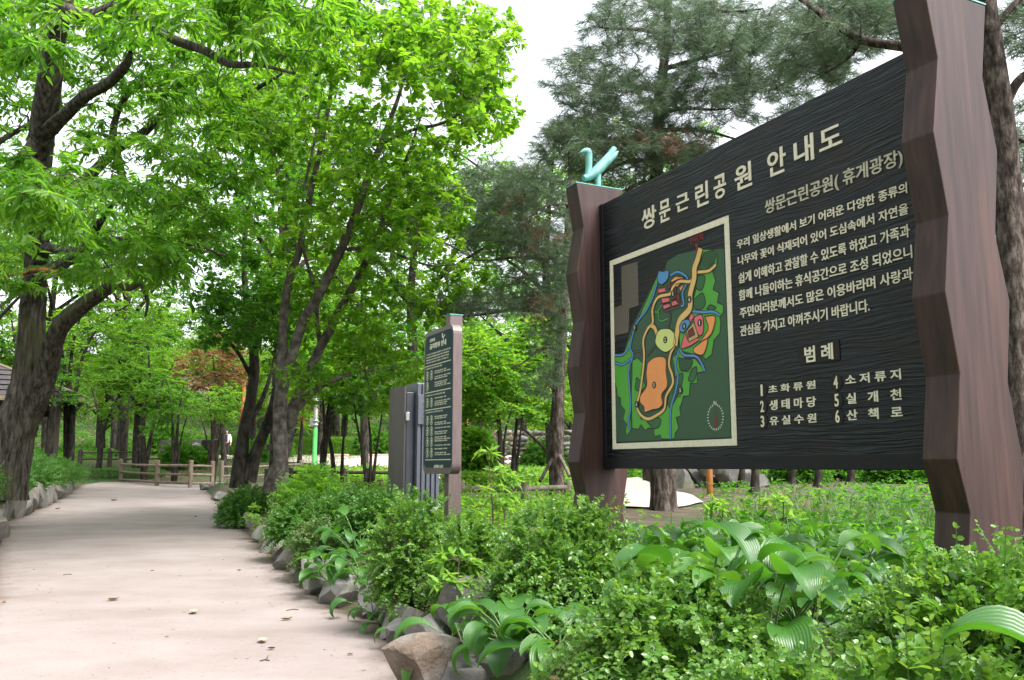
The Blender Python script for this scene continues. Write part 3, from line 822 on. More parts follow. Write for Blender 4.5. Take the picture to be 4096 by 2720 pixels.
log_fence('log_fence', 'second dark rail fence standing just behind the first one near the green pole', posts, [(0, 1, zr - posts[0][0][2], zr - posts[1][0][2]), (2, 3, zs - posts[2][0][2], zs - posts[3][0][2])], M_LOGD, .085, .05)
posts = [fpg(1845, 1925, 16.2), fpg(2037, 1925, 16.2), fpg(2101, 1928, 15.6), fpg(2270, 1926, 16.5)]
zr = at(1950, 1956, 16.2)[2]
log_fence('log_fence', 'mossy thick log rail fence between the rules board and the map sign', posts, [(i, i + 1, zr - posts[i][0][2] + e_, zr - posts[i + 1][0][2] + e_) for i, e_ in ((0, 0), (1, .01), (2, .02))] + [(i, i + 1, .10, .10) for i in range(3)], M_LOGM, .068, .052)

# ------------------------------------------------------------------ lamps and poles
M_ORANGE = surf('orange_paint', [(.3, (.20, .072, .012)), (.7, (.28, .105, .018))], (3, 3, 3), rough=.45)
M_GREEN = surf('green_paint', [(.3, (.03, .25, .045)), (.7, (.05, .34, .07))], (3, 3, 3), rough=.4)
M_GREY = surf('grey_metal', [(.3, (.22, .23, .23)), (.7, (.32, .33, .33))], (6, 6, 6), rough=.4, metal=.4)
M_BLACK = plain('black_plastic', (.012, .013, .014), .4)
M_LENS = plain('lamp_glass', (.55, .55, .5), .15)
def lamp(label, foot, h, r0, r1, step, arm=None, group=None):
    foot = np.array(foot)
    L_ = thing('street_lamp', label, 'street lamp', foot, 0, group)
    mb = MB(); mb.lathe([(0, -.1), (r0 * 1.7, -.1), (r0 * 1.7, .03), (r0 * 1.15, .12), (r0, .2), (r0, h * step), (r0 * .9, h * step + .03), (r1, h * step + .05), (r1, h), (0, h)], (0, 0, 0), 16)
    mb.build('pole', M_ORANGE, L_)
    if arm is not None:                                  # arm: horizontal direction, reach, rise
        d, reach, rise = np.array(arm[0]), arm[1], arm[2]
        a0 = np.array([0, 0, h * .97])
        C = catmull([a0, a0 + d * reach * .35 + UP * rise * .6, a0 + d * reach * .75 + UP * rise], 6)
        mb = MB(); mb.tube(C, r1 * .55, 8); ao = mb.build('lamp_arm', M_ORANGE, L_)
        e = C[-1]; sd_ = np.cross(d, UP)
        n_ = 9; V = []; fr = []
        for i in range(n_):
            t_ = i / (n_ - 1); w = .15 * math.sin(math.pi * (.08 + .88 * t_)) ** .7; hh = .085 * math.sin(math.pi * (.1 + .85 * t_)) ** .8
            c = e + d * (t_ * .62) + UP * (.02 - .05 * t_ * t_)
            for q in np.linspace(0, 2 * math.pi, 12, endpoint=False):
                V.append(c + sd_ * w * math.cos(q) + UP * (hh * max(math.sin(q), -.35)))
        F = [[i * 12 + j, i * 12 + (j + 1) % 12, (i + 1) * 12 + (j + 1) % 12, (i + 1) * 12 + j] for i in range(n_ - 1) for j in range(12)] + [list(range(12)), [(n_ - 1) * 12 + j for j in range(12)]]
        mb = MB(); mb.add(V, F, 0, True); hd = mb.build('lamp_head', M_ORANGE, ao)
        V = [e + d * (.31 + .2 * math.cos(q)) + sd_ * .1 * math.sin(q) + UP * -.03 for q in np.linspace(0, 2 * math.pi, 16, endpoint=False)]
        mb = MB(); mb.add(V + [v - UP * .025 for v in V], [list(range(16)), list(range(16, 32))] + [[i, (i + 1) % 16, 16 + (i + 1) % 16, 16 + i] for i in range(16)]); mb.build('lens', M_LENS, ao)
    return L_
p = at(963, 1838, 45); lamp('orange lamp post with a curved arm, half hidden by the dark leaning trunk', (p[0], 45, p[2]), at(963, 1519, 45)[2] - p[2], .17, .10, .62, ((-1, 0, 0), 1.15, .30))
p = at(2841, 2009, 20); lamp('orange lamp pole with a flared foot seen under the map sign', (p[0], 20, p[2]), 3.6, .075, .05, .6)
p = at(1868, 1742, 58); lamp('slim orange pole far behind, right of the rules board', (p[0], 58, gz(p[0], 58)), at(1868, 1655, 58)[2] - gz(p[0], 58), .12, .08, .6)
p = at(-60, 1100, 15); lamp('orange lamp whose swan-neck arm reaches in from beside the old trunk', (p[0], 15, gz(p[0], 15)), p[2] - gz(p[0], 15), .09, .06, .55, ((1, 0, 0), 1.0, .16))

p = at(1257, 1868, 39); pole_g = gz(p[0], 39)
cc = thing('camera_pole', 'bright green pole with a grey top section and small security camera boxes', 'pole', (p[0], 39, pole_g))
zg = at(1257, 1713, 39)[2] - pole_g; ztop = at(1257, 1590, 39)[2] - pole_g
mb = MB(); mb.lathe([(0, -.1), (.16, -.1), (.16, .02), (.10, .05), (.10, zg), (0, zg)], (0, 0, 0), 16); mb.build('lower_pole', M_GREEN, cc)
mb = MB(); mb.lathe([(.085, zg), (.085, ztop + .2), (0, ztop + .2)], (0, 0, 0), 16)
up = mb.build('upper_pole', M_GREY, cc)
for zz in (zg + .12, zg + .30):
    mb = MB(); mb.lathe([(.086, zz), (.12, zz), (.12, zz + .06), (.086, zz + .06)], (0, 0, 0), 14); mb.build('clamp_band', M_STEEL, up)
mb = MB(); mb.box((-.16, -.03, zg + .25), (.16, .16, .36), bev=.02); mb.build('control_box', M_GREY, cc)
for sx_, dz in ((-.22, .02), (.22, -.1)):
    mb = MB(); mb.box((sx_, -.12, ztop + dz), (.14, .3, .12), bev=.02); mb.box((sx_ / 2, 0, ztop + dz), (abs(sx_), .04, .04)); cb_ = mb.build('camera_box', M_WHITE, cc)
    mb = MB(); mb.tube([(sx_, -.27, ztop + dz), (sx_, -.29, ztop + dz)], .045, 12); mb.build('lens', M_BLACK, cb_)

# two zigzag posts of another notice, seen edge on
def zig_small(label, px, Y, w, mat):
    b = at(px, 1850, Y); h = float(at(px, 1760, Y)[2] - b[2]); o = thing('zigzag_post', label, 'post', b, 0)
    L_ = [(-w - .03 * (i % 2) , h * i / 6) for i in range(7)]; R_ = [(w + .06 * ((i + 1) % 2), h * i / 6) for i in range(7)]
    L_[0] = (L_[0][0], -.2); R_[0] = (R_[0][0], -.2)
    mb = MB(); mb.prism(L_ + R_[::-1], lambda u, v, d: (u, d, v), -.1, .1); mb.build('post_body', mat, o)
    mb = MB(); mb.box((.01, 0, h + .012), (2 * w + .1, .22, .022)); mb.build('cap', M_PATINA, o)
M_BLACKWOOD = surf('black_stain', [(.3, (.008, .008, .008)), (.7, (.02, .018, .016))], (5, 5, 1), rough=.4)
zig_small('black zigzag wooden post on the plaza beside the short pale fence', 820, 47.5, .19, M_BLACKWOOD)
zig_small('reddish brown zigzag wooden post next to the black one', 852, 46.0, .20, M_BROWN)

# ------------------------------------------------------------------ low stones and kerbs at the plaza
M_STONE = surf('grey_stone', [(.3, (.12, .116, .112)), (.5, (.20, .192, .186)), (.72, (.30, .29, .28))], (3.5, 3.5, 3.5), detail=9, rough=.85, bump=.7, bump_scale=(16, 16, 16), dist=.02, second=((1.3, 1.3, 1.3), .50, .64, (.24, .165, .105)))
M_STONE2 = surf('lichen_stone', [(.3, (.105, .10, .09)), (.5, (.175, .165, .15)), (.72, (.27, .26, .24))], (5, 5, 3), detail=9, rough=.88, bump=.8, bump_scale=(20, 20, 12), dist=.02, second=((2.4, 2.4, 2.4), .5, .66, (.145, .115, .085)))
M_STONE3 = surf('dark_stone', [(.3, (.075, .072, .068)), (.5, (.12, .115, .11)), (.72, (.19, .18, .17))], (5, 5, 5), detail=9, rough=.85, bump=.8, bump_scale=(16, 16, 16), dist=.02, second=((2, 2, 2), .5, .64, (.11, .115, .07)))
M_STONET = surf('tan_stone', [(.3, (.10, .072, .052)), (.5, (.165, .125, .095)), (.72, (.23, .19, .155))], (5, 5, 5), detail=12, rough=.85, bump=1.0, bump_scale=(30, 30, 30), dist=.03, second=((3.6, 2.6, 2.6), .48, .6, (.25, .24, .235)))
M_KERB = surf('pink_kerb', [(.3, (.42, .28, .24)), (.7, (.5, .36, .31))], (6, 6, 6), rough=.85)
for i, (xa, xb, lab) in enumerate([(1276, 1391, 'low pink stone kerb block at the back of the plaza, nearer the green pole'), (1445, 1556, 'low pink stone kerb block at the back of the plaza, nearer the cabinet')]):
    Y = 58.5; a, b = at(xa, 1838, Y), at(xb, 1838, Y); zt_ = at(xa, 1816, Y)[2]; c = (a + b) / 2
    mb = MB(); mb.box((0, .25, (zt_ - a[2]) / 2 - .1), (b[0] - a[0], .5, zt_ - a[2] + .2), bev=.03)
    tag(link_ := mb.build('kerb_block', M_KERB), lab, 'kerb block'); link_.location = (c[0], c[1], a[2])

_rock_n = 0
def rock_mesh(seed, dims, planes=11, sub=4, rough=.05):
    rng = np.random.default_rng(seed)
    bm = bmesh.new(); bmesh.ops.create_icosphere(bm, subdivisions=sub, radius=1)
    V = np.array([v.co[:] for v in bm.verts]); F = [[v.index for v in f.verts] for f in bm.faces]; bm.free()
    for q in rvec(rng, planes):
        d = rng.uniform(.34, .72); h = V @ q
        V = V - np.outer(np.clip(h - d, 0, None) * .97, q)
    fr = rng.normal(size=(6, 3)) * 2.2; ph = rng.uniform(0, 6, 6)
    n = sum(np.sin(V @ f + p_) for f, p_ in zip(fr, ph)) / 6
    fr = rng.normal(size=(8, 3)) * 7; ph = rng.uniform(0, 6, 8)
    n2 = sum(np.sin(V @ f + p_) for f, p_ in zip(fr, ph)) / 8
    fr = rng.normal(size=(10, 3)) * 18; ph = rng.uniform(0, 6, 10)
    n3 = sum(np.sin(V @ f + p_) for f, p_ in zip(fr, ph)) / 10
    V = V * (1 + rough * 1.6 * n + rough * .8 * n2 + rough * .5 * n3)[:, None]
    lo, hi = V.min(0), V.max(0)
    V = (V - (lo + hi) / 2) / (hi - lo) * np.array(dims)
    return V, F
def rock(name, label, c, dims, mat, rz=0., seed=0, planes=9, tilt=0., group=None, cat='stone', rough=.05):
    """c: centre of the foot"""
    V, F = rock_mesh(seed, dims, planes, rough=rough)
    V = V + np.array([0, 0, dims[2] * .5 - dims[2] * .12])
    mb = MB(); mb.add(V, F, 0, True)
    o = mb.build(name, mat, fixn=False); o.data.set_sharp_from_angle(angle=math.radians(24))
    o.location = [float(q) for q in c]; o.rotation_euler = (tilt, 0, rz)
    return tag(o, label, cat, group)
ORD = ['first', 'second', 'third', 'fourth', 'fifth', 'sixth', 'seventh', 'eighth', 'ninth', 'tenth', 'eleventh', 'twelfth', 'thirteenth', 'fourteenth', 'fifteenth', 'sixteenth', 'seventeenth', 'eighteenth', 'nineteenth', 'twentieth']
rngr = np.random.default_rng(11)
# upright stones along the left side
ys = [13.2, 14.0, 15.0, 15.9, 16.9, 17.8, 18.7, 19.8, 20.9, 22.2, 23.6, 25.1, 26.8, 28.6, 30.4]
for i, y in enumerate(ys):
    w = (ys[min(i + 1, len(ys) - 1)] - ys[min(i, len(ys) - 2)]) * 1.12
    h = rngr.uniform(.62, .9) * (1.12 if i in (1, 3, 6) else 1)
    x = float(xl(y)) - .02
    e = float(xl(y + .5) - xl(y - .5)); rot = math.atan2(1, e)
    rock('edging_stone', f'upright grey stone edging the left of the path, {ORD[i]} from the near end', (x - .1, y, base_z(y) - .06), (w, .42, h), M_STONE2, rot + rngr.uniform(-.15, .15), 100 + i, 8, rngr.uniform(-.08, .02), 'upright stones along the left of the path', rough=.035)
# stones along the right side: photo foot pixel, width px, height px
RS = [((1690, 2800), 335, 262, 'big tan and grey boulder at the path edge in front of the hosta', M_STONET, 3), ((1490, 2476), 110, 65, 'small half buried stone between the two big boulders', M_STONE3, 4), ((1590, 2496), 150, 90, 'flat dark stone just behind the big tan boulder', M_STONE3, 5),
      ((1360, 2420), 185, 125, 'light grey angular boulder jutting into the path', M_STONE, 24), ((1250, 2330), 170, 90, 'low dark stone hanging under the hosta leaves', M_STONE3, 7), ((1160, 2285), 150, 110, 'brown edging stone left under the hosta clump', M_STONE2, 8),
      ((1095, 2216), 130, 78, 'grey edging stone, next past the hosta towards the far end', M_STONE2, 9), ((1045, 2172), 100, 75, 'pale rounded edging stone below the brownish dry shrub', M_STONE, 10), ((1005, 2130), 90, 85, 'pale grey upright edging stone under the wide shrub', M_STONE2, 11),
      ((955, 2106), 80, 75, 'brownish upright edging stone where the shrub bank begins', M_STONE2, 12), ((905, 2040), 100, 42, 'flat long dark stone at the path bend', M_STONE3, 13), ((885, 2004), 75, 42, 'dark rounded stone above the flat long one at the bend', M_STONE3, 14), ((868, 2000), 60, 36, 'small dark stone touching the path at the bend', M_STONE3, 15),
      ((850, 1964), 45, 32, 'little stone at the far right corner of the path', M_STONE3, 16), ((815, 1962), 62, 32, 'farthest low stone at the end of the path edge', M_STONE3, 17),
      ((1830, 2700), 280, 100, 'flat stone under the hosta at the lower edge of the picture', M_STONE3, 18), ((1870, 2520), 250, 210, 'large dark boulder hidden behind the hosta leaves', M_STONE3, 19), ((1660, 2440), 190, 150, 'dark boulder in shade under the boxwood', M_STONE3, 20), ((2010, 2730), 260, 170, 'grey stone below the boxwood at the frame bottom', M_STONE3, 21)]
for k_, ((px, py), wp, hp, lab, m_, sd_) in enumerate(RS):
    p = hit_base(px, py) if k_ < 15 else G(px, py)
    w, h = wp / FPX * p[1], hp / FPX * p[1]
    rock('edging_stone' if k_ not in (0, 3, 16, 17) else 'boulder', lab, (p[0], p[1] + w * (.3 if k_ else .12), p[2] - .04), (w, w * .8, h * 1.18), m_, [0, .5, -.4, .2][k_ % 4], sd_, [6, 10, 10][k_ % 3] if k_ != 0 else 7, rough=.04)
yf = list(np.linspace(4.75, 11.5, 17))
for i, y in enumerate(yf):
    w = rngr.uniform(.34, .56); h = rngr.uniform(.26, .42)
    rock('edging_stone', f'low rough stone packed along the right path edge, {ORD[i]} from the near end', (float(xr(y)) + .17 + rngr.uniform(0, .06), y, base_z(y) - .04), (w, .34, h), [M_STONE3, M_STONE2, M_STONE][i % 3], math.atan2(1, float(xr(y + .4) - xr(y - .4)) / .8) + rngr.uniform(-.3, .3), 200 + i, 9, group='low stones packed along the right path edge', rough=.05)
# boulders near the plaza and the rock mound under the sign
for (px, py, wp, hp, Y, lab) in [(742, 1806, 46, 30, 52, 'grey boulder on the plaza bank left of the zigzag posts'), (785, 1806, 50, 36, 51.5, 'rounded pale boulder touching the black zigzag post'), (765, 1790, 30, 16, 54, 'flat slab lying on the two plaza boulders')]:
    p = at(px, py, Y); rock('boulder', lab, p, (wp / FPX * Y, .6, hp / FPX * Y * 1.1), M_STONE, 0, px, 8)
MND = [(2725, 1950, 90, 75), (2800, 1955, 95, 90), (2870, 1962, 100, 60), (2905, 1930, 110, 75), (2960, 1958, 80, 95), (2780, 1905, 90, 45), (2850, 1895, 110, 50), (2930, 1890, 90, 40), (3020, 1968, 90, 60)]
for i, (px, py, wp, hp) in enumerate(MND):
    Y = 24 + .5 * (i % 3); p = at(px, py, Y); zb = min(p[2], gz(p[0], Y) + .9)
    rock('rockery_stone', f'rough grey stone of the rockery seen under the map sign, {ORD[i]} from the pine trunk', (p[0], Y, zb), (wp / FPX * Y * 1.2, .7, hp / FPX * Y * 1.35), M_STONE3, i * .4, 60 + i, 9, group='rockery stones')
# rubble wall far right of the rules board
a, b = at(2075, 1800, 45), at(2260, 1800, 45)
wt = thing('stone_wall', 'pale rubble stone wall beyond the trees, right of the rules board', 'wall', ((a[0] + b[0]) / 2, 45, gz(a[0], 45)))
mb = MB(); rw = np.random.default_rng(3); zz = 0.0; L_ = b[0] - a[0] + 2
while zz < at(2100, 1740, 45)[2] - gz(a[0], 45):
    xx = -L_ / 2 + rw.uniform(-.3, 0)
    h_ = rw.uniform(.22, .34)
    while xx < L_ / 2:
        w_ = rw.uniform(.35, .8); V, F = rock_mesh(int(rw.integers(1e6)), (w_ * 1.05, .5, h_ * 1.08), 8, 2)
        mb.add(V + np.array([xx + w_ / 2, 0, zz + h_ / 2]), F, 0, True); xx += w_
    zz += h_
mb.build('masonry', M_STONE, wt, fixn=False)
a, b = at(640, 1792, 60), at(806, 1792, 60)
mb = MB(); mb.box((0, .2, .45), (b[0] - a[0], .4, 2.2), bev=.02); o = mb.build('retaining_wall', surf('dark_wall', [(.3, (.03, .028, .026)), (.7, (.055, .05, .047))], (2, 2, 2), rough=.8))
o.location = ((a[0] + b[0]) / 2, 60, at(700, 1775, 60)[2] - 1.3); tag(o, 'low dark wall at the far end of the plaza, left of the walking person', 'wall')

# ------------------------------------------------------------------ open pavilion on the left
M_SHING = surf('shingles', [(.3, (.040, .034, .038)), (.7, (.085, .072, .078))], (5, 5, 14), rough=.85, bump=.5, bump_scale=(6, 6, 30), dist=.02)
M_FASC = surf('fascia_board', [(.3, (.15, .11, .075)), (.7, (.24, .18, .125))], (3, 3, 9), rough=.7)
M_POSTW = surf('pavilion_timber', [(.3, (.045, .032, .026)), (.7, (.085, .06, .048))], (6, 6, 1.5), rough=.75)
YP = 30.0
c1 = at(340, 1592, YP); ez = c1[2]
_r = .5
_ctr = c1[:2] + np.array([math.cos(_r) * -3.2 - math.sin(_r) * 3.2, math.sin(_r) * -3.2 + math.cos(_r) * 3.2])
pv = thing('pavilion', 'open wooden pavilion with a dark shingled hip roof behind the old trunk', 'pavilion', (_ctr[0], _ctr[1], gz(_ctr[0], _ctr[1])), _r)
pz = pv.location.z; h = ez - pz; rh = at(150, 1505, YP + 2)[2] - pz + .5
mb = MB(); q = 3.2; nst = 7
rows = []
for i in range(nst + 1):                                  # courses of shingles as shallow steps
    t_ = i / nst; w = q * (1 - t_) + .08 * t_; z = h + (rh - h) * t_
    rows.append((w, z))
for i in range(nst):
    (w0, z0), (w1, z1) = rows[i], rows[i + 1]
    w1 = w1 - .03
    V = [(sx * w0, sy * w0, z0 + .03) for sx, sy in ((-1, -1), (1, -1), (1, 1), (-1, 1))] + [(sx * w1, sy * w1, z1) for sx, sy in ((-1, -1), (1, -1), (1, 1), (-1, 1))]
    mb.add(V, [[j, (j + 1) % 4, 4 + (j + 1) % 4, 4 + j] for j in range(4)] + [[3, 2, 1, 0]])
roof = mb.build('roof', M_SHING, pv, fixn=False)
mb = MB()
for sx, sy, lx, ly in ((0, -1, 1, 0), (0, 1, 1, 0), (-1, 0, 0, 1), (1, 0, 0, 1)):
    mb.box((sx * (q - .02), sy * (q - .02), h - .07), (.05 + lx * (2 * q - .09), .05 + ly * (2 * q - .09), .17))
mb.build('fascia', M_FASC, roof)
for sx, sy in ((-1, -1), (1, -1), (1, 1), (-1, 1)):
    mb = MB(); mb.tube([(sx * q, sy * q, h + .05), (sx * .06, sy * .06, rh + .02)], .055, 6); mb.build('hip_ridge', M_FASC, roof)
    mb = MB(); mb.tube([(sx * 2.35, sy * 2.35, -.1), (sx * 2.35, sy * 2.35, h)], .17, 12); mb.build('post', M_POSTW, pv)
mb = MB()
for s_ in (-1, 1):
    mb.box((0, s_ * 2.35, h - .3), (5.2, .14, .22)); mb.box((s_ * 2.35, 0, h - .301), (.138, 4.5, .216))
mb.build('beam', M_POSTW, pv)

# ------------------------------------------------------------------ person walking on the plaza
M_SKIN = plain('skin', (.52, .33, .25), .55); M_HAIR = plain('hair', (.016, .012, .011), .5); M_JACK = plain('white_jacket', (.78, .79, .80), .75)
M_NAVY = plain('navy_cloth', (.018, .022, .045), .85); M_TROU = plain('dark_trousers', (.016, .017, .024), .85); M_SHOE = plain('pale_shoe', (.55, .5, .47), .6)
pp = at(904, 1828, 57.6)
per = thing('person', 'person in a white jacket and dark trousers walking on the plaza', 'person', (pp[0], pp[1], float(base_z(57.6)) + .03), .1)
def skin_obj(name, chains, mat, parent, sub=2):
    """one continuous skinned surface; chains of (x, y, z, rx, ry) joined where points coincide"""
    V, E, R, idx = [], [], [], {}
    for ch in chains:
        prev = None
        for x, y, z, r in ch:
            k = (round(x, 3), round(y, 3), round(z, 3))
            if k not in idx:
                idx[k] = len(V); V.append((x, y, z)); R.append(r)
            if prev is not None and prev != idx[k]: E.append((prev, idx[k]))
            prev = idx[k]
    me = bpy.data.meshes.new(name); me.from_pydata(V, E, []); me.materials.append(mat)
    o = link(name, me, parent)
    mo = o.modifiers.new('skin', 'SKIN'); mo.use_smooth_shade = True
    for i, sv in enumerate(me.skin_vertices[0].data):
        r = R[i]; sv.radius = r if isinstance(r, tuple) else (r, r); sv.use_root = (i == 0)
    o.modifiers.new('sub', 'SUBSURF').render_levels = sub
    return o
PEL, CHE, NEK = (0, 0, .93, (.15, .10)), (0, -.01, 1.28, (.17, .11)), (0, 0, 1.45, .055)
LEGL = [(.085, 0, .86, .085), (.10, -.06, .50, .06), (.10, .02, .10, .042), (.10, -.10, .04, .035)]
LEGR = [(-.085, 0, .86, .085), (-.09, .01, .50, .06), (-.09, .14, .12, .042), (-.09, .04, .05, .035)]
ARML = [(.19, 0, 1.38, .055), (.25, .02, 1.12, .043), (.27, -.05, .88, .033)]
ARMR = [(-.19, 0, 1.38, .055), (-.25, 0, 1.12, .043), (-.27, .04, .88, .033)]
fing = []
for sx, wr in ((1, (.27, -.05, .88, .033)), (-1, (-.27, .04, .88, .033))):
    palm = (wr[0], wr[1] - .01, .80, .03); fing.append([wr, palm])
    for k_ in range(4):
        fing.append([palm, (wr[0], wr[1] - .04 + .02 * k_, .755 - .006 * abs(k_ - 1.5), .009), (wr[0] - sx * .012, wr[1] - .04 + .02 * k_, .715 - .008 * abs(k_ - 1.3), .008)])
    fing.append([palm, (wr[0] - sx * .02, wr[1] - .055, .79, .010), (wr[0] - sx * .02, wr[1] - .07, .755, .009)])
body = skin_obj('body', [[PEL, (0, 0, 1.1, (.13, .09)), CHE, NEK, (0, -.015, 1.53, .07), (0, -.02, 1.60, .088), (0, -.01, 1.68, .07)], [PEL] + LEGL, [PEL] + LEGR, [CHE] + ARML, [CHE] + ARMR] + fing
                + [[(0, -.02, 1.60, .088), (0, -.115, 1.585, .012)]], M_SKIN, per)
skin_obj('trousers', [[(0, 0, .95, (.165, .115))] + [(x, y, z, r + .028) for x, y, z, r in LEGL[:3]], [(0, 0, .95, (.165, .115))] + [(x, y, z, r + .028) for x, y, z, r in LEGR[:3]]], M_TROU, per)
jk = skin_obj('jacket', [[(0, .02, .98, (.185, .115)), (0, .01, 1.15, (.175, .115)), (0, .01, 1.30, (.19, .125)), (0, .01, 1.41, (.12, .085))], [(0, .01, 1.30, (.19, .125))] + [(x, y, z, r + .026) for x, y, z, r in ARML], [(0, .01, 1.30, (.19, .125))] + [(x, y, z, r + .026) for x, y, z, r in ARMR]], M_JACK, per)
mb = MB(); mb.prism([(-.075, .97), (.075, .97), (.07, 1.2), (.06, 1.43), (-.06, 1.43), (-.07, 1.2)], lambda a, b, d: (a, d, b), -.09, -.142 ); so = mb.build('shirt', M_NAVY, per)
for sx, y_ in ((.10, -.08), (-.09, .07)):
    mb = MB(); V, F = rock_mesh(5, (.1, .27, .09), 0, 3, 0); mb.add(V + np.array([sx, y_ - .02, .045]), F, 0, True); mb.build('shoe', M_SHOE, per, fixn=False)
mb = MB(); V, F = rock_mesh(6, (.215, .235, .25), 0, 3, 0)
V = V + np.array([0, .018, 1.635]); V[:, 1] = np.where((V[:, 2] < 1.68) & (V[:, 1] < -.02), -.02, V[:, 1]); mb.add(V, F, 0, True)
for sx in (-.085, .085):
    mb.tube([(sx, 0, 1.66), (sx * 1.15, -.03, 1.52), (sx * 1.1, -.05, 1.38)], [.04, .042, .02], 8)
mb.build('hair', M_HAIR, per, fixn=False)
for sx in (-.033, .033):
    mb = MB(); mb.tube([(sx, -.10, 1.61), (sx, -.108, 1.61)], .012, 8); mb.build('eye', M_HAIR, body)
# ------------------------------------------------------------------ trees
M_BARK = surf('furrowed_bark', [(.38, (.016, .013, .011)), (.5, (.062, .053, .044)), (.62, (.135, .118, .099))], (15, 15, 2.3), detail=9, rough=.9, bump=1.0, bump_scale=(20, 20, 3.2), dist=.05, spec=.2, second=((1.4, 1.4, .9), .52, .68, (.075, .082, .035)), nrough=.7)
M_BARKG = surf('grey_bark', [(.36, (.040, .034, .029)), (.5, (.092, .080, .069)), (.64, (.16, .143, .125))], (9, 9, 7), detail=8, rough=.85, bump=.6, bump_scale=(30, 30, 14), dist=.012, spec=.25)
M_BARKD = surf('dark_bark', [(.36, (.012, .010, .0085)), (.5, (.032, .027, .022)), (.66, (.062, .053, .044))], (9, 9, 4), detail=8, rough=.9, bump=.6, bump_scale=(30, 30, 9), dist=.012, spec=.2)
M_BARKP = surf('pine_bark', [(.38, (.016, .012, .010)), (.5, (.065, .050, .041)), (.62, (.165, .137, .118))], (15, 15, 4.5), detail=9, rough=.92, bump=1.0, bump_scale=(17, 17, 5), dist=.045, spec=.2, nrough=.7)
LM_CHEST = leafmat('chestnut_leaf', [(.035, .11, .010), (.06, .165, .012), (.10, .22, .018)], [(.09, .31, .012), (.18, .44, .018), (.31, .57, .03)], .56, .42)
LM_MAGN = leafmat('magnolia_leaf', [(.05, .14, .012), (.08, .20, .015), (.13, .26, .02)], [(.14, .38, .012), (.26, .53, .02), (.40, .66, .035)], .56, .42)
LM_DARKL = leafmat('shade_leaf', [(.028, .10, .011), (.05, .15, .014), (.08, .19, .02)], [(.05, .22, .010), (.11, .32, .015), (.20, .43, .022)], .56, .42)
LM_MAPLE = leafmat('maple_leaf', [(.045, .14, .016), (.07, .19, .02), (.11, .24, .022)], [(.13, .37, .018), (.22, .47, .025), (.36, .58, .03)], .56, .5)
LM_BRONZE = leafmat('bronze_leaf', [(.12, .055, .030), (.18, .085, .040), (.16, .14, .04)], [(.30, .13, .05), (.42, .24, .09), (.36, .36, .08)], .45, .5)
LM_FAR = leafmat('far_leaf', [(.045, .135, .012), (.075, .195, .016), (.13, .26, .022)], [(.16, .40, .018), (.28, .53, .026), (.44, .66, .04)], .56, .5)
NM_PINE = leafmat('pine_needle', [(.048, .090, .040), (.082, .135, .066), (.14, .19, .108)], [(.08, .17, .07), (.12, .22, .09), (.18, .28, .13)], .3, .45)
NM_DRY = leafmat('dry_needle', [(.16, .085, .05), (.24, .14, .09)], [(.2, .1, .05), (.3, .18, .1)], .25, .6)

def q(x, y, Y, r=None):
    p = at(x * K, y * K, Y)
    return tuple(p) if r is None else (*p, r)

def grow(limbs, targets, rng, r_end=.006, steps=4, sag=.12, up=.0):
    """limbs: list of (x,y,z,r) rows; every target gets a branch from the nearest wood. Returns tubes and twig frames"""
    tubes = [catmull(np.array(l), 5) for l in limbs]
    node = np.vstack([t_[:, :3] for t_ in tubes]); rad = np.concatenate([t_[:, 3] for t_ in tubes])
    T = np.asarray(targets)
    d0 = np.array([np.min(np.linalg.norm(node - p, axis=1)) for p in T]) if len(T) else []
    C, D = [], []
    for k in np.argsort(d0):
        p = T[k]
        dist = np.linalg.norm(node - p, axis=1) + .35 * np.maximum(node[:, 2] - p[2], 0)
        j = int(np.argmin(dist)); a = node[j]; L = np.linalg.norm(p - a)
        if L < .012: continue
        r0 = min(rad[j] * .62, .004 + .013 * L + r_end)
        mid = (a + p) / 2 + rng.normal(size=3) * L * .09 + np.array([0, 0, sag * L])
        t_ = np.linspace(0, 1, steps + 1)[:, None]
        B = a * (1 - t_) ** 2 + 2 * mid * t_ * (1 - t_) + p * t_ ** 2
        B[1:-1] += rng.normal(size=(steps - 1, 3)) * L * .025
        R = np.linspace(r0, r_end, steps + 1)
        tubes.append(np.hstack([B, R[:, None]]))
        node = np.vstack([node, B[1:]]); rad = np.concatenate([rad, R[1:]])
        C.append(p); D.append(unit(B[-1] - B[-2]))
    return tubes, np.array(C), np.array(D)

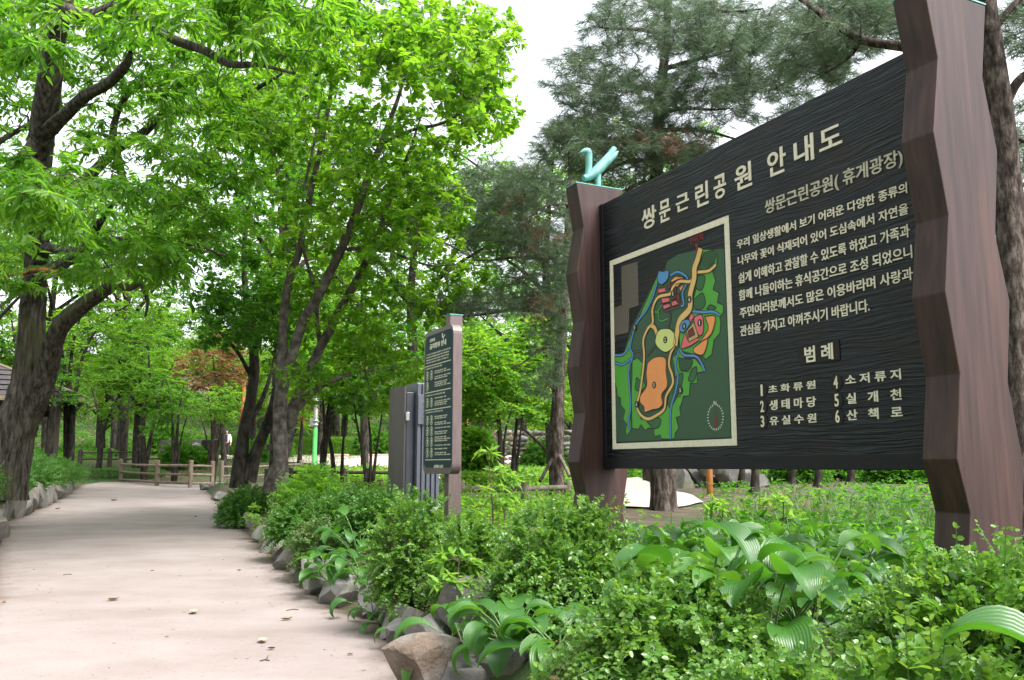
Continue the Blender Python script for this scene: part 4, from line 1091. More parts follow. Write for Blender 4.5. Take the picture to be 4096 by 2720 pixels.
def spray(C, D, rng, twigs=6, tlen=.45, nleaf=10, L=.14, W=.055, flat=.45, droop=.35, spread=.9, shape='long', whorl=False, fold=.25, curl=.15):
    n = len(C); N = n * twigs
    c = np.repeat(C, twigs, 0)
    r = rvec(rng, N); r[:, 2] *= flat
    d = unit(np.repeat(D, twigs, 0) * .45 + r * spread)
    tl = tlen * rng.uniform(.5, 1.2, N)
    clump = np.repeat(rng.uniform(0, 1, n), twigs)
    f = (np.arange(nleaf) + .6) / nleaf
    if whorl: f = .55 + .45 * f ** .5
    P = c[:, None] + d[:, None] * (tl[:, None] * f)[..., None]
    P[..., 2] -= .18 * tl[:, None] * f ** 2
    side = unit(np.cross(d, UP) + 1e-6)
    if whorl:
        a = rng.uniform(0, 6.28, (N, 1)) + np.arange(nleaf) * 2.4
        v2 = np.cross(side, d)
        rad_ = side[:, None] * np.cos(a)[..., None] + v2[:, None] * np.sin(a)[..., None]
        A = d[:, None] * .35 + rad_ + rng.normal(size=P.shape) * .2
        A[..., 2] = A[..., 2] * .5 - droop * .6
    else:
        sg = np.where(np.arange(nleaf) % 2, 1., -1.)
        A = d[:, None] * .6 + side[:, None] * (sg[None, :, None] * .8) + rng.normal(size=P.shape) * .28
        A[..., 2] -= droop
    U = np.zeros(P.shape); U[..., 2] = 1; U += rng.normal(size=P.shape) * .45
    m = N * nleaf
    Ll = L * rng.uniform(.65, 1.15, m)
    V, F = leaf_geo(P.reshape(m, 3), A.reshape(m, 3), U.reshape(m, 3), Ll, W / L * Ll, shape, fold, curl)
    rnd = np.clip(.55 * np.repeat(clump, nleaf) + .45 * rng.uniform(0, 1, m), 0, 1)
    e = c + d * tl[:, None]; e[:, 2] -= .18 * tl
    return V, F, np.repeat(rnd, 6), c, e

def twig_tubes(S, E, r=.004):
    """many thin three-sided twigs at once"""
    T = unit(E - S); u = unit(np.cross(T, UP) + 1e-6); w = np.cross(T, u); n = len(S)
    a = np.array([0, 2.094, 4.188])
    ring = np.cos(a)[None, :, None] * u[:, None] + np.sin(a)[None, :, None] * w[:, None]
    V = np.concatenate([S[:, None] + ring * r, E[:, None] + ring * r * .5], 1).reshape(-1, 3)
    F = (np.arange(n)[:, None, None] * 6 + np.array([[0, 1, 4, 3], [1, 2, 5, 4], [2, 0, 3, 5]])[None]).reshape(-1, 4)
    return V, F

def tube_arrays(tubes, sides, rng, rough=.0):
    Vs, Fs, n = [], [], 0
    for t_ in tubes:
        P, R = t_[:, :3], t_[:, 3]
        k = sides if R[0] > .05 else (6 if R[0] > .02 else 4)
        T = unit(np.gradient(P, axis=0)); ref = np.array([.3, .9, .3]) if abs(T[0][2]) > .8 else UP
        u = unit(np.cross(T[0], ref)); a = np.linspace(0, 2 * math.pi, k, endpoint=False); ph = rng.uniform(0, 6, 3)
        for i in range(len(P)):
            u = unit(u - T[i] * (u @ T[i])); w = np.cross(T[i], u)
            r = R[i] * (1 + rough * (np.sin(a * 3 + ph[0] + i * .25) * .5 + np.sin(a * 5 + ph[1] - i * .4) * .35 + rng.normal(size=k) * .25)) if (rough and R[i] > .03) else np.full(k, R[i])
            Vs.append(P[i] + (np.cos(a) * r)[:, None] * u + (np.sin(a) * r)[:, None] * w)
        i = np.arange(len(P) - 1)[:, None] * k; j = np.arange(k)[None]
        Fs.append(np.stack([i + j, i + (j + 1) % k, i + k + (j + 1) % k, i + k + j], -1).reshape(-1, 4) + n); n += len(P) * k
    return np.vstack(Vs), np.vstack(Fs)

def knots(rng, ell):
    """points spread through ellipsoids given as photo centre, distance, radii; real points of the place come back"""
    out = []
    for (x, y, Y, rx, ry, rY, n) in ell:
        v = rvec(rng, n) * (rng.uniform(.15, 1, n) ** .45)[:, None]
        for a in v: out.append(at((x + a[0] * rx) * K, (y + a[1] * ry) * K, Y + a[2] * rY))
    return np.array(out)

def tree(name, label, cat, limbs, ell, leaf, bark, lmat, seed, group=None, sides=14, rough=.1, twig_r=.004, sag=.12, r_end=.006, extra=None):
    rng = np.random.default_rng(seed)
    base = np.array(limbs[0][0][:3])
    T = knots(rng, ell) if isinstance(ell, list) else np.array(ell)
    tubes, C, D = grow(limbs, T, rng, r_end=r_end, sag=sag)
    V1, F1 = tube_arrays(tubes, sides, rng, rough)
    Vl, Fl, rnd, S, E = spray(C, D, rng, **leaf)
    V2, F2 = twig_tubes(S, E, twig_r)
    t_ = thing(name, label, cat, base, 0, group)
    link('trunk', raw_mesh('trunk', np.vstack([V1, V2]) - base, np.vstack([F1, F2 + len(V1)]), bark), t_)
    link('crown', raw_mesh('crown', Vl - base, Fl, lmat, rnd), t_)
    return t_

# --- the old chestnut on the left bank
LIMBS = [
    [q(2, 1150, 16, .42), q(20, 1040, 16, .37), q(45, 960, 16, .33), q(62, 885, 16, .25), q(70, 800, 16, .235), q(72, 720, 16, .22), q(80, 640, 15.8, .20), q(88, 560, 15.5, .19), q(88, 440, 15, .19), q(94, 330, 14.5, .20), q(108, 230, 14, .20), q(124, 110, 13.5, .15), q(150, 10, 13, .12), q(175, -130, 13, .09)],
    [q(45, 985, 16, .26), q(82, 912, 15.9, .225), q(106, 862, 15.8, .20), q(121, 805, 15.6, .17), q(140, 752, 15.4, .155), q(190, 706, 15.2, .135), q(235, 673, 15, .115), q(262, 656, 14.8, .09), q(300, 663, 14.6, .055), q(325, 655, 14.5, .045), q(340, 695, 14.4, .03), q(335, 730, 14.3, .015)],
    [q(97, 312, 14.4, .14), q(150, 265, 13.8, .105), q(200, 220, 13.2, .09), q(245, 195, 12.8, .08), q(285, 155, 12.4, .07), q(302, 120, 12.2, .035)],
    [q(146, 22, 13, .11), q(215, 35, 12.6, .085), q(275, 12, 12.2, .08), q(330, 48, 11.9, .07), q(400, 90, 11.5, .065), q(470, 115, 11.2, .058), q(530, 148, 11, .05), q(600, 150, 10.8, .03), q(680, 170, 10.6, .015)],
    [q(90, 470, 15.2, .12), q(180, 425, 15.6, .10), q(270, 345, 15.8, .085), q(330, 308, 15.6, .08), q(372, 266, 15.3, .072), q(450, 250, 15, .06), q(530, 240, 14.6, .05), q(590, 205, 14.2, .04), q(650, 170, 14, .02)],
    [q(87, 570, 15.6, .10), q(180, 578, 14.8, .07), q(268, 553, 14, .06), q(350, 566, 13.5, .05), q(440, 563, 13, .03), q(520, 590, 12.8, .012)],
    [q(82, 640, 15.8, .13), q(140, 612, 15, .10), q(195, 575, 14.5, .09), q(225, 520, 14.2, .06), q(260, 470, 14, .035)],
    [q(92, 320, 14.5, .12), q(40, 380, 14, .10), q(0, 402, 13.6, .09), q(-70, 425, 13, .05)],
    [q(285, 420, 15.6, .07), q(270, 360, 15.6, .075), q(262, 290, 15.5, .06), q(300, 210, 15.2, .05), q(360, 195, 15, .04), q(430, 200, 14.6, .02)],
]
ELL = [(110, 90, 15.2, 200, 120, 1.6, 50), (60, 60, 10, 150, 80, 1.6, 22), (390, 70, 13.6, 220, 105, 1.8, 52), (420, 20, 10.5, 200, 60, 1.5, 22), (640, 50, 11, 170, 85, 2.6, 50), (90, 440, 10.4, 180, 85, 2, 46), (330, 400, 13.2, 180, 110, 2.6, 36), (500, 330, 14.2, 160, 110, 2.6, 34),
       (270, 585, 13, 180, 55, 2.4, 42), (30, 610, 14.6, 100, 60, 1.6, 18), (470, 200, 14, 160, 70, 2.5, 35), (430, 520, 14.5, 130, 70, 2.5, 26), (250, 240, 15.5, 140, 90, 1.5, 18)]
rngc = np.random.default_rng(8)
OVER = np.stack([rngc.uniform(-9.5, -.5, 150), rngc.uniform(.5, 9.5, 150), rngc.uniform(7.2, 10, 150)], 1)[:80]  # unseen crown points overhead, added to shade the path and left-facing sides
CH = dict(twigs=5, tlen=.42, nleaf=12, L=.15, W=.055, flat=.4, droop=.42, shape='long', fold=.3, curl=.2)
tree('broadleaf_tree', 'old forked tree with furrowed bark leaning over the left stone bank', 'tree', LIMBS, np.vstack([knots(np.random.default_rng(1), ELL), OVER]), CH, M_BARK, LM_CHEST, 1, sides=28, rough=.13)

# --- the clump of grey stems by the path bend
MAG = dict(twigs=5, tlen=.36, nleaf=9, L=.145, W=.082, flat=.5, droop=.25, shape='obovate', whorl=True, fold=.18, curl=.18)
LIMBS = [
    [q(648, 1205, 16, 0.164), q(648, 1080, 16, 0.135), q(645, 960, 16, 0.123), q(648, 900, 16, 0.119), q(652, 800, 16, 0.082), q(655, 720, 16, 0.080), q(668, 640, 15.9, 0.074), q(690, 580, 15.8, 0.066), q(710, 470, 15.6, 0.059), q(735, 360, 15.5, 0.049), q(755, 260, 15.3, 0.041), q(775, 140, 15, 0.029), q(790, 0, 14.8, 0.016)],
    [q(648, 912, 16, 0.098), q(675, 815, 15.9, 0.094), q(700, 740, 15.8, 0.090), q(735, 680, 15.6, 0.089), q(765, 620, 15.5, 0.082), q(790, 565, 15.4, 0.082), q(815, 505, 15.2, 0.075), q(835, 450, 15.1, 0.070), q(860, 380, 15, 0.061), q(890, 300, 14.8, 0.049), q(920, 220, 14.6, 0.033), q(950, 110, 14.3, 0.016)],
    [q(737, 690, 15.6, 0.041), q(715, 630, 15.4, 0.037), q(698, 560, 15.2, 0.033), q(700, 450, 15, 0.029), q(722, 340, 14.8, 0.025), q(742, 220, 14.6, 0.016)],
    [q(835, 492, 15.1, 0.037), q(900, 502, 14.8, 0.031), q(960, 538, 14.6, 0.026), q(1030, 562, 14.4, 0.020), q(1080, 590, 14.2, 0.010)],
    [q(800, 575, 15.4, 0.041), q(870, 570, 15.2, 0.033), q(930, 592, 15, 0.028), q(990, 612, 14.8, 0.020), q(1050, 610, 14.6, 0.010)],
    [q(880, 330, 14.8, 0.033), q(950, 300, 14.2, 0.029), q(1030, 280, 13.6, 0.025), q(1110, 220, 13.2, 0.016)],
]
ELL = [(850, 90, 14, 200, 110, 2.5, 75), (1030, 110, 13.4, 165, 110, 2.2, 70), (1110, 240, 13, 85, 85, 1.5, 30), (660, 260, 15, 160, 120, 2.5, 45), (880, 330, 15, 180, 110, 2.5, 55), (950, 520, 15.2, 130, 90, 2, 40), (760, 480, 15.8, 170, 130, 2.2, 45), (700, 860, 15.6, 45, 30, .6, 5)]
tree('broadleaf_tree', 'tall grey-barked tree with a straight trunk and bright leaf whorls behind the left shrubs', 'tree', LIMBS, ELL, MAG, M_BARKG, LM_MAGN, 2, sides=18, rough=.05)
LIMBS = [
    [q(608, 1190, 16.6, 0.131), q(622, 1120, 16.6, 0.123), q(655, 1040, 16.6, 0.123), q(670, 960, 16.5, 0.119), q(700, 885, 16.4, 0.098), q(740, 800, 16.3, 0.086), q(780, 720, 16.2, 0.078), q(820, 650, 16.1, 0.072), q(850, 590, 16, 0.066), q(880, 520, 15.9, 0.056), q(905, 440, 15.8, 0.045), q(940, 360, 15.6, 0.033), q(970, 270, 15.4, 0.016)],
    [q(672, 955, 16.5, 0.082), q(720, 905, 16.6, 0.070), q(760, 880, 16.6, 0.049), q(820, 860, 16.6, 0.033), q(880, 850, 16.6, 0.016)],
    [q(740, 800, 16.3, 0.049), q(730, 720, 16.6, 0.049), q(748, 640, 16.9, 0.041), q(800, 560, 17, 0.029), q(850, 470, 17, 0.016)],
]
ELL = [(820, 700, 17, 140, 110, 2.2, 45), (860, 850, 17.5, 110, 90, 2, 40), (1000, 640, 16.5, 110, 90, 2, 30), (940, 430, 16.2, 130, 110, 2, 30), (700, 640, 17.5, 120, 90, 2, 25)]
tree('broadleaf_tree', 'grey tree with a low fork leaning to the right, beside the straight trunk', 'tree', LIMBS, ELL, MAG, M_BARKG, LM_MAGN, 3, sides=16, rough=.06)
LIMBS = [
    [q(552, 1125, 20, 0.221), q(556, 1060, 20, 0.172), q(563, 990, 20, 0.131), q(578, 920, 20, 0.123), q(586, 850, 20, 0.115), q(582, 780, 20, 0.098), q(570, 700, 20, 0.082), q(562, 600, 19.8, 0.057), q(570, 480, 19.6, 0.033)],
    [q(572, 1110, 20, 0.180), q(592, 1040, 20, 0.131), q(622, 965, 19.8, 0.115), q(640, 890, 19.6, 0.098), q(655, 800, 19.4, 0.082), q(640, 700, 19.2, 0.057), q(620, 600, 19, 0.033)],
    [q(580, 870, 20, 0.049), q(548, 812, 19.6, 0.041), q(505, 765, 19.2, 0.033), q(462, 730, 18.8, 0.016)],
    [q(566, 990, 20, 0.074), q(600, 930, 20.2, 0.057), q(625, 860, 20.4, 0.041), q(640, 780, 20.5, 0.025)],
]
ELL = [(560, 730, 19, 110, 75, 2.5, 46), (490, 690, 18.5, 90, 50, 2, 20), (640, 690, 19.5, 110, 90, 2.5, 45), (560, 560, 19, 130, 90, 2.5, 35), (690, 820, 20, 80, 50, 2, 16), (610, 420, 19, 140, 90, 2.5, 30)]
tree('broadleaf_tree', 'dark leaning double trunk with broad leaves at the path bend', 'tree', LIMBS, ELL, MAG, M_BARKD, LM_DARKL, 4, sides=16, rough=.06)

# --- maples and thin-stemmed trees in the middle distance
MPL = dict(twigs=6, tlen=.55, nleaf=12, L=.105, W=.075, flat=.22, droop=.12, shape='round', fold=.15, curl=.12)
def small_tree(label, stems, ell, lmat, seed, bark=M_BARKD, leaf=MPL, group='maples and thin trees beyond the path', name='maple_tree'):
    return tree(name, label, 'tree', stems, ell, leaf, bark, lmat, seed, group, sides=10, rough=.05, twig_r=.005, sag=.05)
def stem(x, y, Y, r, pts):
    """foot on the ground, then photo points"""
    g = at(x * K, y * K, Y); g = (g[0], Y, float(gz(g[0], Y)) - .1, r * 1.25)
    n = len(pts)
    return [g] + [q(a, b, Y + (c if len(rest) else c), r * (1 - .8 * (i + 1) / n)) for i, (a, b, c, *rest) in enumerate(pts)]
small_tree('maple with a forked grey trunk just right of the pavilion roof', [stem(163, 1055, 33, .14, [(166, 960, 0), (160, 880, 0), (168, 800, 0), (185, 730, 0)]), stem(163, 1000, 33, .10, [(150, 870, 0), (140, 800, 0), (128, 740, 0)]), stem(166, 1000, 33, .09, [(175, 900, 0), (200, 800, 0), (240, 740, 0), (300, 700, 0)])],
           [(210, 790, 33, 120, 90, 2.5, 60), (300, 700, 33, 120, 70, 2.5, 45), (90, 760, 33, 60, 60, 2, 20)], LM_MAPLE, 21)
small_tree('slim dark tree in front of the pavilion post', [stem(114, 1060, 29, .12, [(116, 990, 0), (122, 930, 0), (126, 880, 0)]), stem(116, 1000, 29, .09, [(124, 960, 0), (138, 900, 0), (150, 860, 0)])], [(130, 900, 29, 60, 40, 1.5, 22), (110, 850, 29, 60, 30, 1.5, 12)], LM_DARKL, 22)
small_tree('small maple leaning right over the dark brown fence', [stem(228, 1062, 45.5, .13, [(238, 1000, 0), (255, 950, 0), (285, 890, 0)]), stem(232, 1050, 45.5, .11, [(228, 1000, 0), (225, 950, 0), (210, 890, 0)])], [(250, 900, 45, 110, 60, 2.5, 64), (340, 860, 45, 90, 60, 2.5, 44)], LM_MAPLE, 23)
small_tree('maple with weeping layered branches above the fence end', [stem(335, 1060, 42, .14, [(330, 960, 0), (345, 880, 0), (340, 800, 0)]), stem(335, 1000, 42, .1, [(370, 900, 0), (400, 840, 0)])], [(320, 800, 41, 100, 90, 3, 56), (370, 890, 41, 55, 55, 2.5, 26), (360, 700, 42, 110, 60, 3, 30)], LM_MAPLE, 24)
small_tree('bushy multi-stemmed shrub tree left of the zigzag posts', [stem(402, 1070, 40, .08, [(398, 980, 0), (392, 920, 0), (385, 880, 0)]), stem(404, 1070, 40, .08, [(410, 980, 0), (418, 920, 0), (425, 880, 0)]), stem(406, 1068, 40, .06, [(420, 1000, 0), (440, 940, 0)])], [(400, 920, 40, 60, 60, 2, 36), (360, 960, 40, 35, 40, 1.5, 14)], LM_DARKL, 25)
small_tree('small pale maple standing in front of the walking person', [stem(492, 1085, 39, .09, [(490, 1010, 0), (486, 950, 0), (478, 900, 0)]), stem(494, 1060, 39, .07, [(508, 1000, 0), (522, 940, 0)]), stem(496, 1070, 39, .06, [(476, 1010, 0), (462, 960, 0)])], [(480, 940, 39, 65, 36, 2, 30), (525, 930, 39, 40, 40, 1.5, 14)], LM_MAPLE, 26)
small_tree('bronze-leaved maple glowing orange behind the lamp', [stem(520, 1062, 44, .14, [(512, 980, 0), (500, 900, 0), (490, 820, 0)])], [(490, 850, 43.5, 95, 50, 2.5, 85), (520, 800, 43.5, 65, 35, 2, 36)], LM_BRONZE, 27)
small_tree('bronze maple spray hanging between the two trunks and the green pole', [stem(690, 1060, 48, .12, [(696, 980, 0), (700, 920, 0)])], [(700, 930, 47, 45, 36, 2, 26)], LM_BRONZE, 28)
THIN = dict(twigs=5, tlen=.45, nleaf=9, L=.13, W=.08, flat=.35, droop=.2, shape='oval', fold=.15, curl=.15)
small_tree('thin crooked dark tree beside the green pole', [stem(748, 1115, 24, .075, [(742, 1040, 0), (748, 1000, 0), (745, 930, 0), (740, 870, 0)]), stem(746, 1020, 24, .05, [(758, 970, 0), (775, 920, 0), (782, 880, 0)])], [(740, 850, 23.5, 90, 70, 2, 45), (700, 900, 24, 50, 40, 1.5, 14)], LM_MAGN, 29, leaf=THIN)
small_tree('slender tree of two curving stems right of the green pole', [stem(772, 1115, 23, .065, [(765, 1040, 0), (752, 980, 0), (760, 920, 0), (770, 860, 0)]), stem(788, 1115, 23, .05, [(790, 1040, 0), (795, 980, 0), (800, 900, 0)])], [(830, 800, 22.5, 90, 90, 2, 55), (800, 900, 22.5, 60, 50, 1.5, 24)], LM_DARKL, 30, leaf=THIN)
small_tree('multi-stemmed young tree just left of the cabinet', [stem(850, 1120, 22, .05, [(835, 1040, 0), (820, 960, 0), (815, 900, 0)]), stem(852, 1120, 22, .045, [(855, 1030, 0), (850, 950, 0), (858, 880, 0)]), stem(856, 1115, 22, .045, [(868, 1040, 0), (880, 960, 0), (885, 880, 0)])], [(860, 880, 22, 80, 80, 2, 45), (900, 800, 22, 70, 60, 2, 25)], LM_DARKL, 31, leaf=THIN)
small_tree('dark-stemmed maple standing right of the rules board', [stem(1152, 1110, 21, .085, [(1154, 1040, 0), (1150, 970, 0), (1140, 900, 0), (1120, 830, 0)]), stem(1154, 1060, 21, .05, [(1165, 1000, 0), (1185, 930, 0)])], [(1110, 830, 21, 80, 80, 2, 60), (1090, 920, 21, 50, 40, 1.5, 22), (1160, 900, 21, 60, 60, 1.5, 26)], LM_MAPLE, 32)
small_tree('maple with a forked dark stem between rules board and map sign', [stem(1180, 1095, 23, .075, [(1186, 1030, 0), (1192, 960, 0), (1190, 890, 0)]), stem(1184, 1060, 23, .045, [(1200, 1000, 0), (1206, 950, 0)])], [(1180, 860, 23, 70, 70, 2, 45), (1220, 800, 23, 70, 70, 2, 35), (1240, 920, 23, 50, 50, 1.5, 22)], LM_MAPLE, 33)
# slim trunks glimpsed under the sign
for i, (x, y, Y, r, lab) in enumerate([(1738, 1165, 20.5, .085, 'crooked slim trunk right of the orange pole under the sign'), (1708, 1130, 24, .07, 'thin brown trunk left of the rockery under the sign'), (1885, 1145, 24, .08, 'thin dark trunk under the right half of the sign'), (1960, 1150, 26, .09, 'leaning dark trunk farthest right under the sign'), (1905, 1140, 30, .07, 'pale thin trunk in the clearing under the sign'), (1825, 1130, 27, .08, 'dark trunk behind the rockery under the sign')]):
    small_tree(lab, [stem(x, y, Y, r * 1.35, [(x + 3, y - 90, 0), (x - 6, y - 300, 0), (x + 10, y - 520, 0)])], [(x, y - 560, Y, 110, 110, 2.5, 36)], LM_MAPLE, 40 + i, group='slim trunks behind the map sign')

# --- woodland behind: five shapes of tree, copied as objects
def wood_proto(seed, h, cr, lmat, leafL, low=.32):
    rng = np.random.default_rng(seed)
    tr = [(0, 0, -.3, .26 if low < .4 else .19), (rng.normal() * .15, rng.normal() * .15, h * .25, .2), (rng.normal() * .3, rng.normal() * .3, h * .55, .13), (rng.normal() * .4, rng.normal() * .4, h * .9, .04)]
    limbs = [tr]
    for k in range(6):
        a = k * 1.05 + rng.uniform(-.4, .4); z0 = h * rng.uniform(low - .1, low + .23); L_ = cr * rng.uniform(.5, .9)
        limbs.append([(0, 0, z0, .10), (math.cos(a) * L_ * .5, math.sin(a) * L_ * .5, z0 + L_ * .45, .07), (math.cos(a) * L_, math.sin(a) * L_, z0 + L_ * .8, .03)])
    T = []
    for k in range(11):
        c = np.array([rng.normal() * cr * .45, rng.normal() * cr * .45, h * rng.uniform(low, .94)])
        s_ = cr * rng.uniform(.3, .5)
        T.append(c + rvec(rng, 22) * (rng.uniform(.3, 1, 22) ** .4)[:, None] * np.array([s_, s_, s_ * .6]))
    return (limbs, np.vstack(T), dict(twigs=5, tlen=.75, nleaf=8, L=leafL, W=leafL * .6, flat=.4, droop=.2, shape='oval', fold=.2, curl=.15), seed, lmat)
protos = []
WOOD = 'woodland trees behind the plaza and the sign'
rngw = np.random.default_rng(77)
wood = []
for Y, n, x0, x1 in ((66, 9, -34, 8), (74, 12, -42, 44), (84, 12, -46, 50), (98, 12, -54, 58), (52, 4, 14, 34), (40, 4, 10, 30)):
    for i in range(n):
        x = x0 + (x1 - x0) * (i + .5 + rngw.uniform(-.35, .35)) / n
        wood.append((x, Y + rngw.uniform(-3, 3), rngw.uniform(.8, 1.2) * (1.0 if Y < 80 else 1.25)))
for x, y, s_ in [(-15.5, 52, .8), (-20, 47, .8), (-25, 56, .9), (-3.5, 63.5, .7), (2.5, 62.5, .62), (9, 60, .8), (-28, 40, .85), (-21, 36, .7)]:
    wood.append((x, y, s_))
wood = [(*w, -1) for w in wood] + [(x, y, s_, 5) for x, y, s_ in [(-27.5, 52, 1.25), (-22, 50, 1.2), (-28, 62, 1.3), (-31, 45, 1.2), (-14, 73, 1.25), (-6, 73, 1.2), (-24.5, 40, .95), (-20, 74, 1.3), (-14.5, 21.5, 1.0), (-8.05, 30, 1.15), (3.5, 40, .8), (.6, 46, .85), (-7.1, 26.5, .9), (-3.2, 29.5, .95), (1.4, 31, .9), (-7.4, 44.5, 1.05), (4.6, 30, .9)]]
wood.sort(key=lambda w: (w[0] / w[1]))
for k in range(5):
    limbs, T, lf, sd_, lm = wood_proto(300 + k, [9.5, 8.5, 11, 9, 7.5][k], [3.4, 3.6, 3.2, 3.0, 3.4][k], [LM_FAR, LM_FAR, LM_DARKL, LM_MAGN, LM_FAR][k], .2)
    protos.append((limbs, T, lf, sd_, lm))
protos.append(wood_proto(311, 14.5, 4.2, LM_CHEST, .17, .52))
made = {}
def ordinal(n):
    return ORD[n] if n < len(ORD) else {2: 'twenty', 3: 'thirty', 4: 'forty', 5: 'fifty', 6: 'sixty', 7: 'seventy'}[(n + 1) // 10] + ('-' + ORD[(n + 1) % 10 - 1] if (n + 1) % 10 else '')
for i, (x, y, s_, kk) in enumerate(wood):
    k = kk if kk >= 0 else int(rngw.integers(0, 5))
    lab = f'leafy woodland tree behind the plaza and sign, {ordinal(i)} from the left'
    if k not in made:
        limbs, T, lf, sd_, lm = protos[k]
        o = tree('woodland_tree', lab, 'tree', limbs, T, lf, M_BARKD, lm, sd_, WOOD, sides=8, rough=0, twig_r=.007, r_end=.012)
        made[k] = o
    else:
        src = made[k]
        o = src.copy(); COL.objects.link(o); o['label'] = lab
        for ch in src.children:
            c_ = ch.copy(); COL.objects.link(c_); c_.parent = o
    o.location = (x, y, float(gz(x, y)) - .1); o.rotation_euler = (0, 0, rngw.uniform(0, 6.28)); o.scale = (s_, s_, s_ * rngw.uniform(.9, 1.15))

# --- pines
def needles(C, D, rng, tufts=4, per=20, L=.13, W=.0035, reach=.22, dry=0.):
    n = len(C); N = n * tufts
    d = unit(np.repeat(D, tufts, 0) * .5 + rvec(rng, N) * np.array([1, 1, .6]) + np.array([0, 0, .15]))
    tip = np.repeat(C, tufts, 0) + d * (reach * rng.uniform(.3, 1.1, N))[:, None]
    m = N * per
    back = rng.uniform(0, .12, m)[:, None]
    dd = np.repeat(d, per, 0)
    P = np.repeat(tip, per, 0) - dd * back
    A = unit(dd * .75 + rvec(rng, m) * .75 + np.array([0, 0, -.12]))
    Ll = (L * rng.uniform(.7, 1.15, m))[:, None]
    B = unit(np.cross(A, rvec(rng, m))) * W * .5
    V = np.stack([P - B, P + B, P + A * Ll * .6 + B * .8 - UP * Ll * .02, P + A * Ll - UP * Ll * .10], 1).reshape(-1, 3)
    F = np.arange(m)[:, None] * 4 + np.array([[0, 1, 2, 3]])
    rnd = np.clip(.6 * np.repeat(rng.uniform(0, 1, n), tufts * per) + .4 * rng.uniform(0, 1, m), 0, 1)
    return V, F, np.repeat(rnd, 4), np.repeat(C, tufts, 0), tip
def pine(label, limbs, ell, seed, dry_ell=None, tufts=5, per=22, sides=16, W=.0044, L=.155):
    rng = np.random.default_rng(seed)
    base = np.array(limbs[0][0][:3])
    T = knots(rng, ell); nd = len(T)
    if dry_ell: T = np.vstack([T, knots(rng, dry_ell)])
    tubes, C, D = grow(limbs, T, rng, r_end=.005, sag=-.04)
    V1, F1 = tube_arrays(tubes, sides, rng, .1)
    V, F, rnd, S, E = needles(C, D, rng, tufts, per, L, W)
    V2, F2 = twig_tubes(S, E, .004)
    t_ = thing('pine_tree', label, 'tree', base, 0, 'pines around the map sign')
    link('trunk', raw_mesh('trunk', np.vstack([V1, V2]) - base, np.vstack([F1, F2 + len(V1)]), M_BARKP), t_)
    link('crown', raw_mesh('crown', V - base, F, NM_PINE, rnd, smooth=False), t_)
    if dry_ell:
        Td = knots(rng, dry_ell); V, F, rnd, S, E = needles(Td, rvec(rng, len(Td)), rng, 3, 16, L, W)
        link('dry_needles', raw_mesh('dry_needles', V - base, F, NM_DRY, rnd, smooth=False), t_)
    return t_
def foot(x, y, Y, r):
    p = at(x * K, y * K, Y); return (p[0], Y, float(gz(p[0], Y)) - .1, r)
def whorls(x0, yt, Y, specs):
    """side branches: (start x, start y, end x, end y, dY, radius)"""
    out = []
    for (a, b, c, d, dy, r) in specs:
        out.append([q(a, b, Y, r), q(a + (c - a) * .4, b + (d - b) * .25 - 8, Y + dy * .4, r * .75), q(a + (c - a) * .75, b + (d - b) * .7, Y + dy * .75, r * .45), q(c, d, Y + dy, r * .18)])
    return out
tr = [foot(1530, 1190, 14, .23), q(1527, 1100, 14, .20), q(1518, 800, 14, .15), q(1515, 480, 14, .115), q(1516, 330, 14, .10), q(1525, 200, 14, .085), q(1538, 60, 14, .07), q(1548, -120, 14, .05)]
W1 = whorls(0, 0, 14, [(1516, 320, 1290, 350, -1.5, .05), (1516, 370, 1330, 420, 1, .045), (1516, 260, 1680, 250, -1, .045), (1522, 210, 1330, 190, .5, .045), (1528, 160, 1700, 110, -1, .045), (1536, 80, 1370, 60, -1, .045), (1540, 40, 1760, 20, -1.5, .05), (1516, 420, 1400, 470, -1, .04), (1516, 300, 1760, 330, 1, .04), (1540, 20, 1400, -40, 0, .04), (1517, 460, 1580, 440, -1.5, .03)])
ell = [(1500, 60, 13.4, 150, 80, 1.6, 103), (1660, 70, 13.2, 130, 80, 1.6, 96), (1360, 190, 13.6, 95, 90, 1.4, 70), (1340, 330, 13.6, 100, 70, 1.4, 74), (1480, 230, 13.4, 120, 70, 1.3, 55), (1620, 210, 13.4, 120, 70, 1.4, 66), (1740, 150, 13, 90, 70, 1.2, 44), (1420, 400, 13.6, 110, 50, 1.3, 44), (1560, 330, 14, 90, 60, 1.2, 29), (1840, 60, 13.2, 110, 70, 1.4, 51)]
ell = [(*e_[:6], int(e_[6] * 1.22)) for e_ in ell] + [(1750, 240, 14.2, 130, 70, 1.2, 60), (1880, 175, 13.8, 110, 60, 1, 46), (1440, 300, 13.6, 120, 80, 1.3, 50)]
pine('tall pine with blue-green needles rising straight behind the map panel', [tr] + W1, ell, 51, [(1510, 330, 13.4, 130, 45, 1.2, 40), (1590, 370, 13.6, 80, 40, 1, 22)])
tr = [foot(2362, 1240, 9.5, .20), q(2352, 1000, 9.5, .18), q(2345, 720, 9.5, .165), q(2325, 480, 9.5, .15), q(2308, 280, 9.4, .14), q(2285, 110, 9.3, .13), q(2265, -20, 9.2, .12), q(2240, -160, 9.2, .1)]
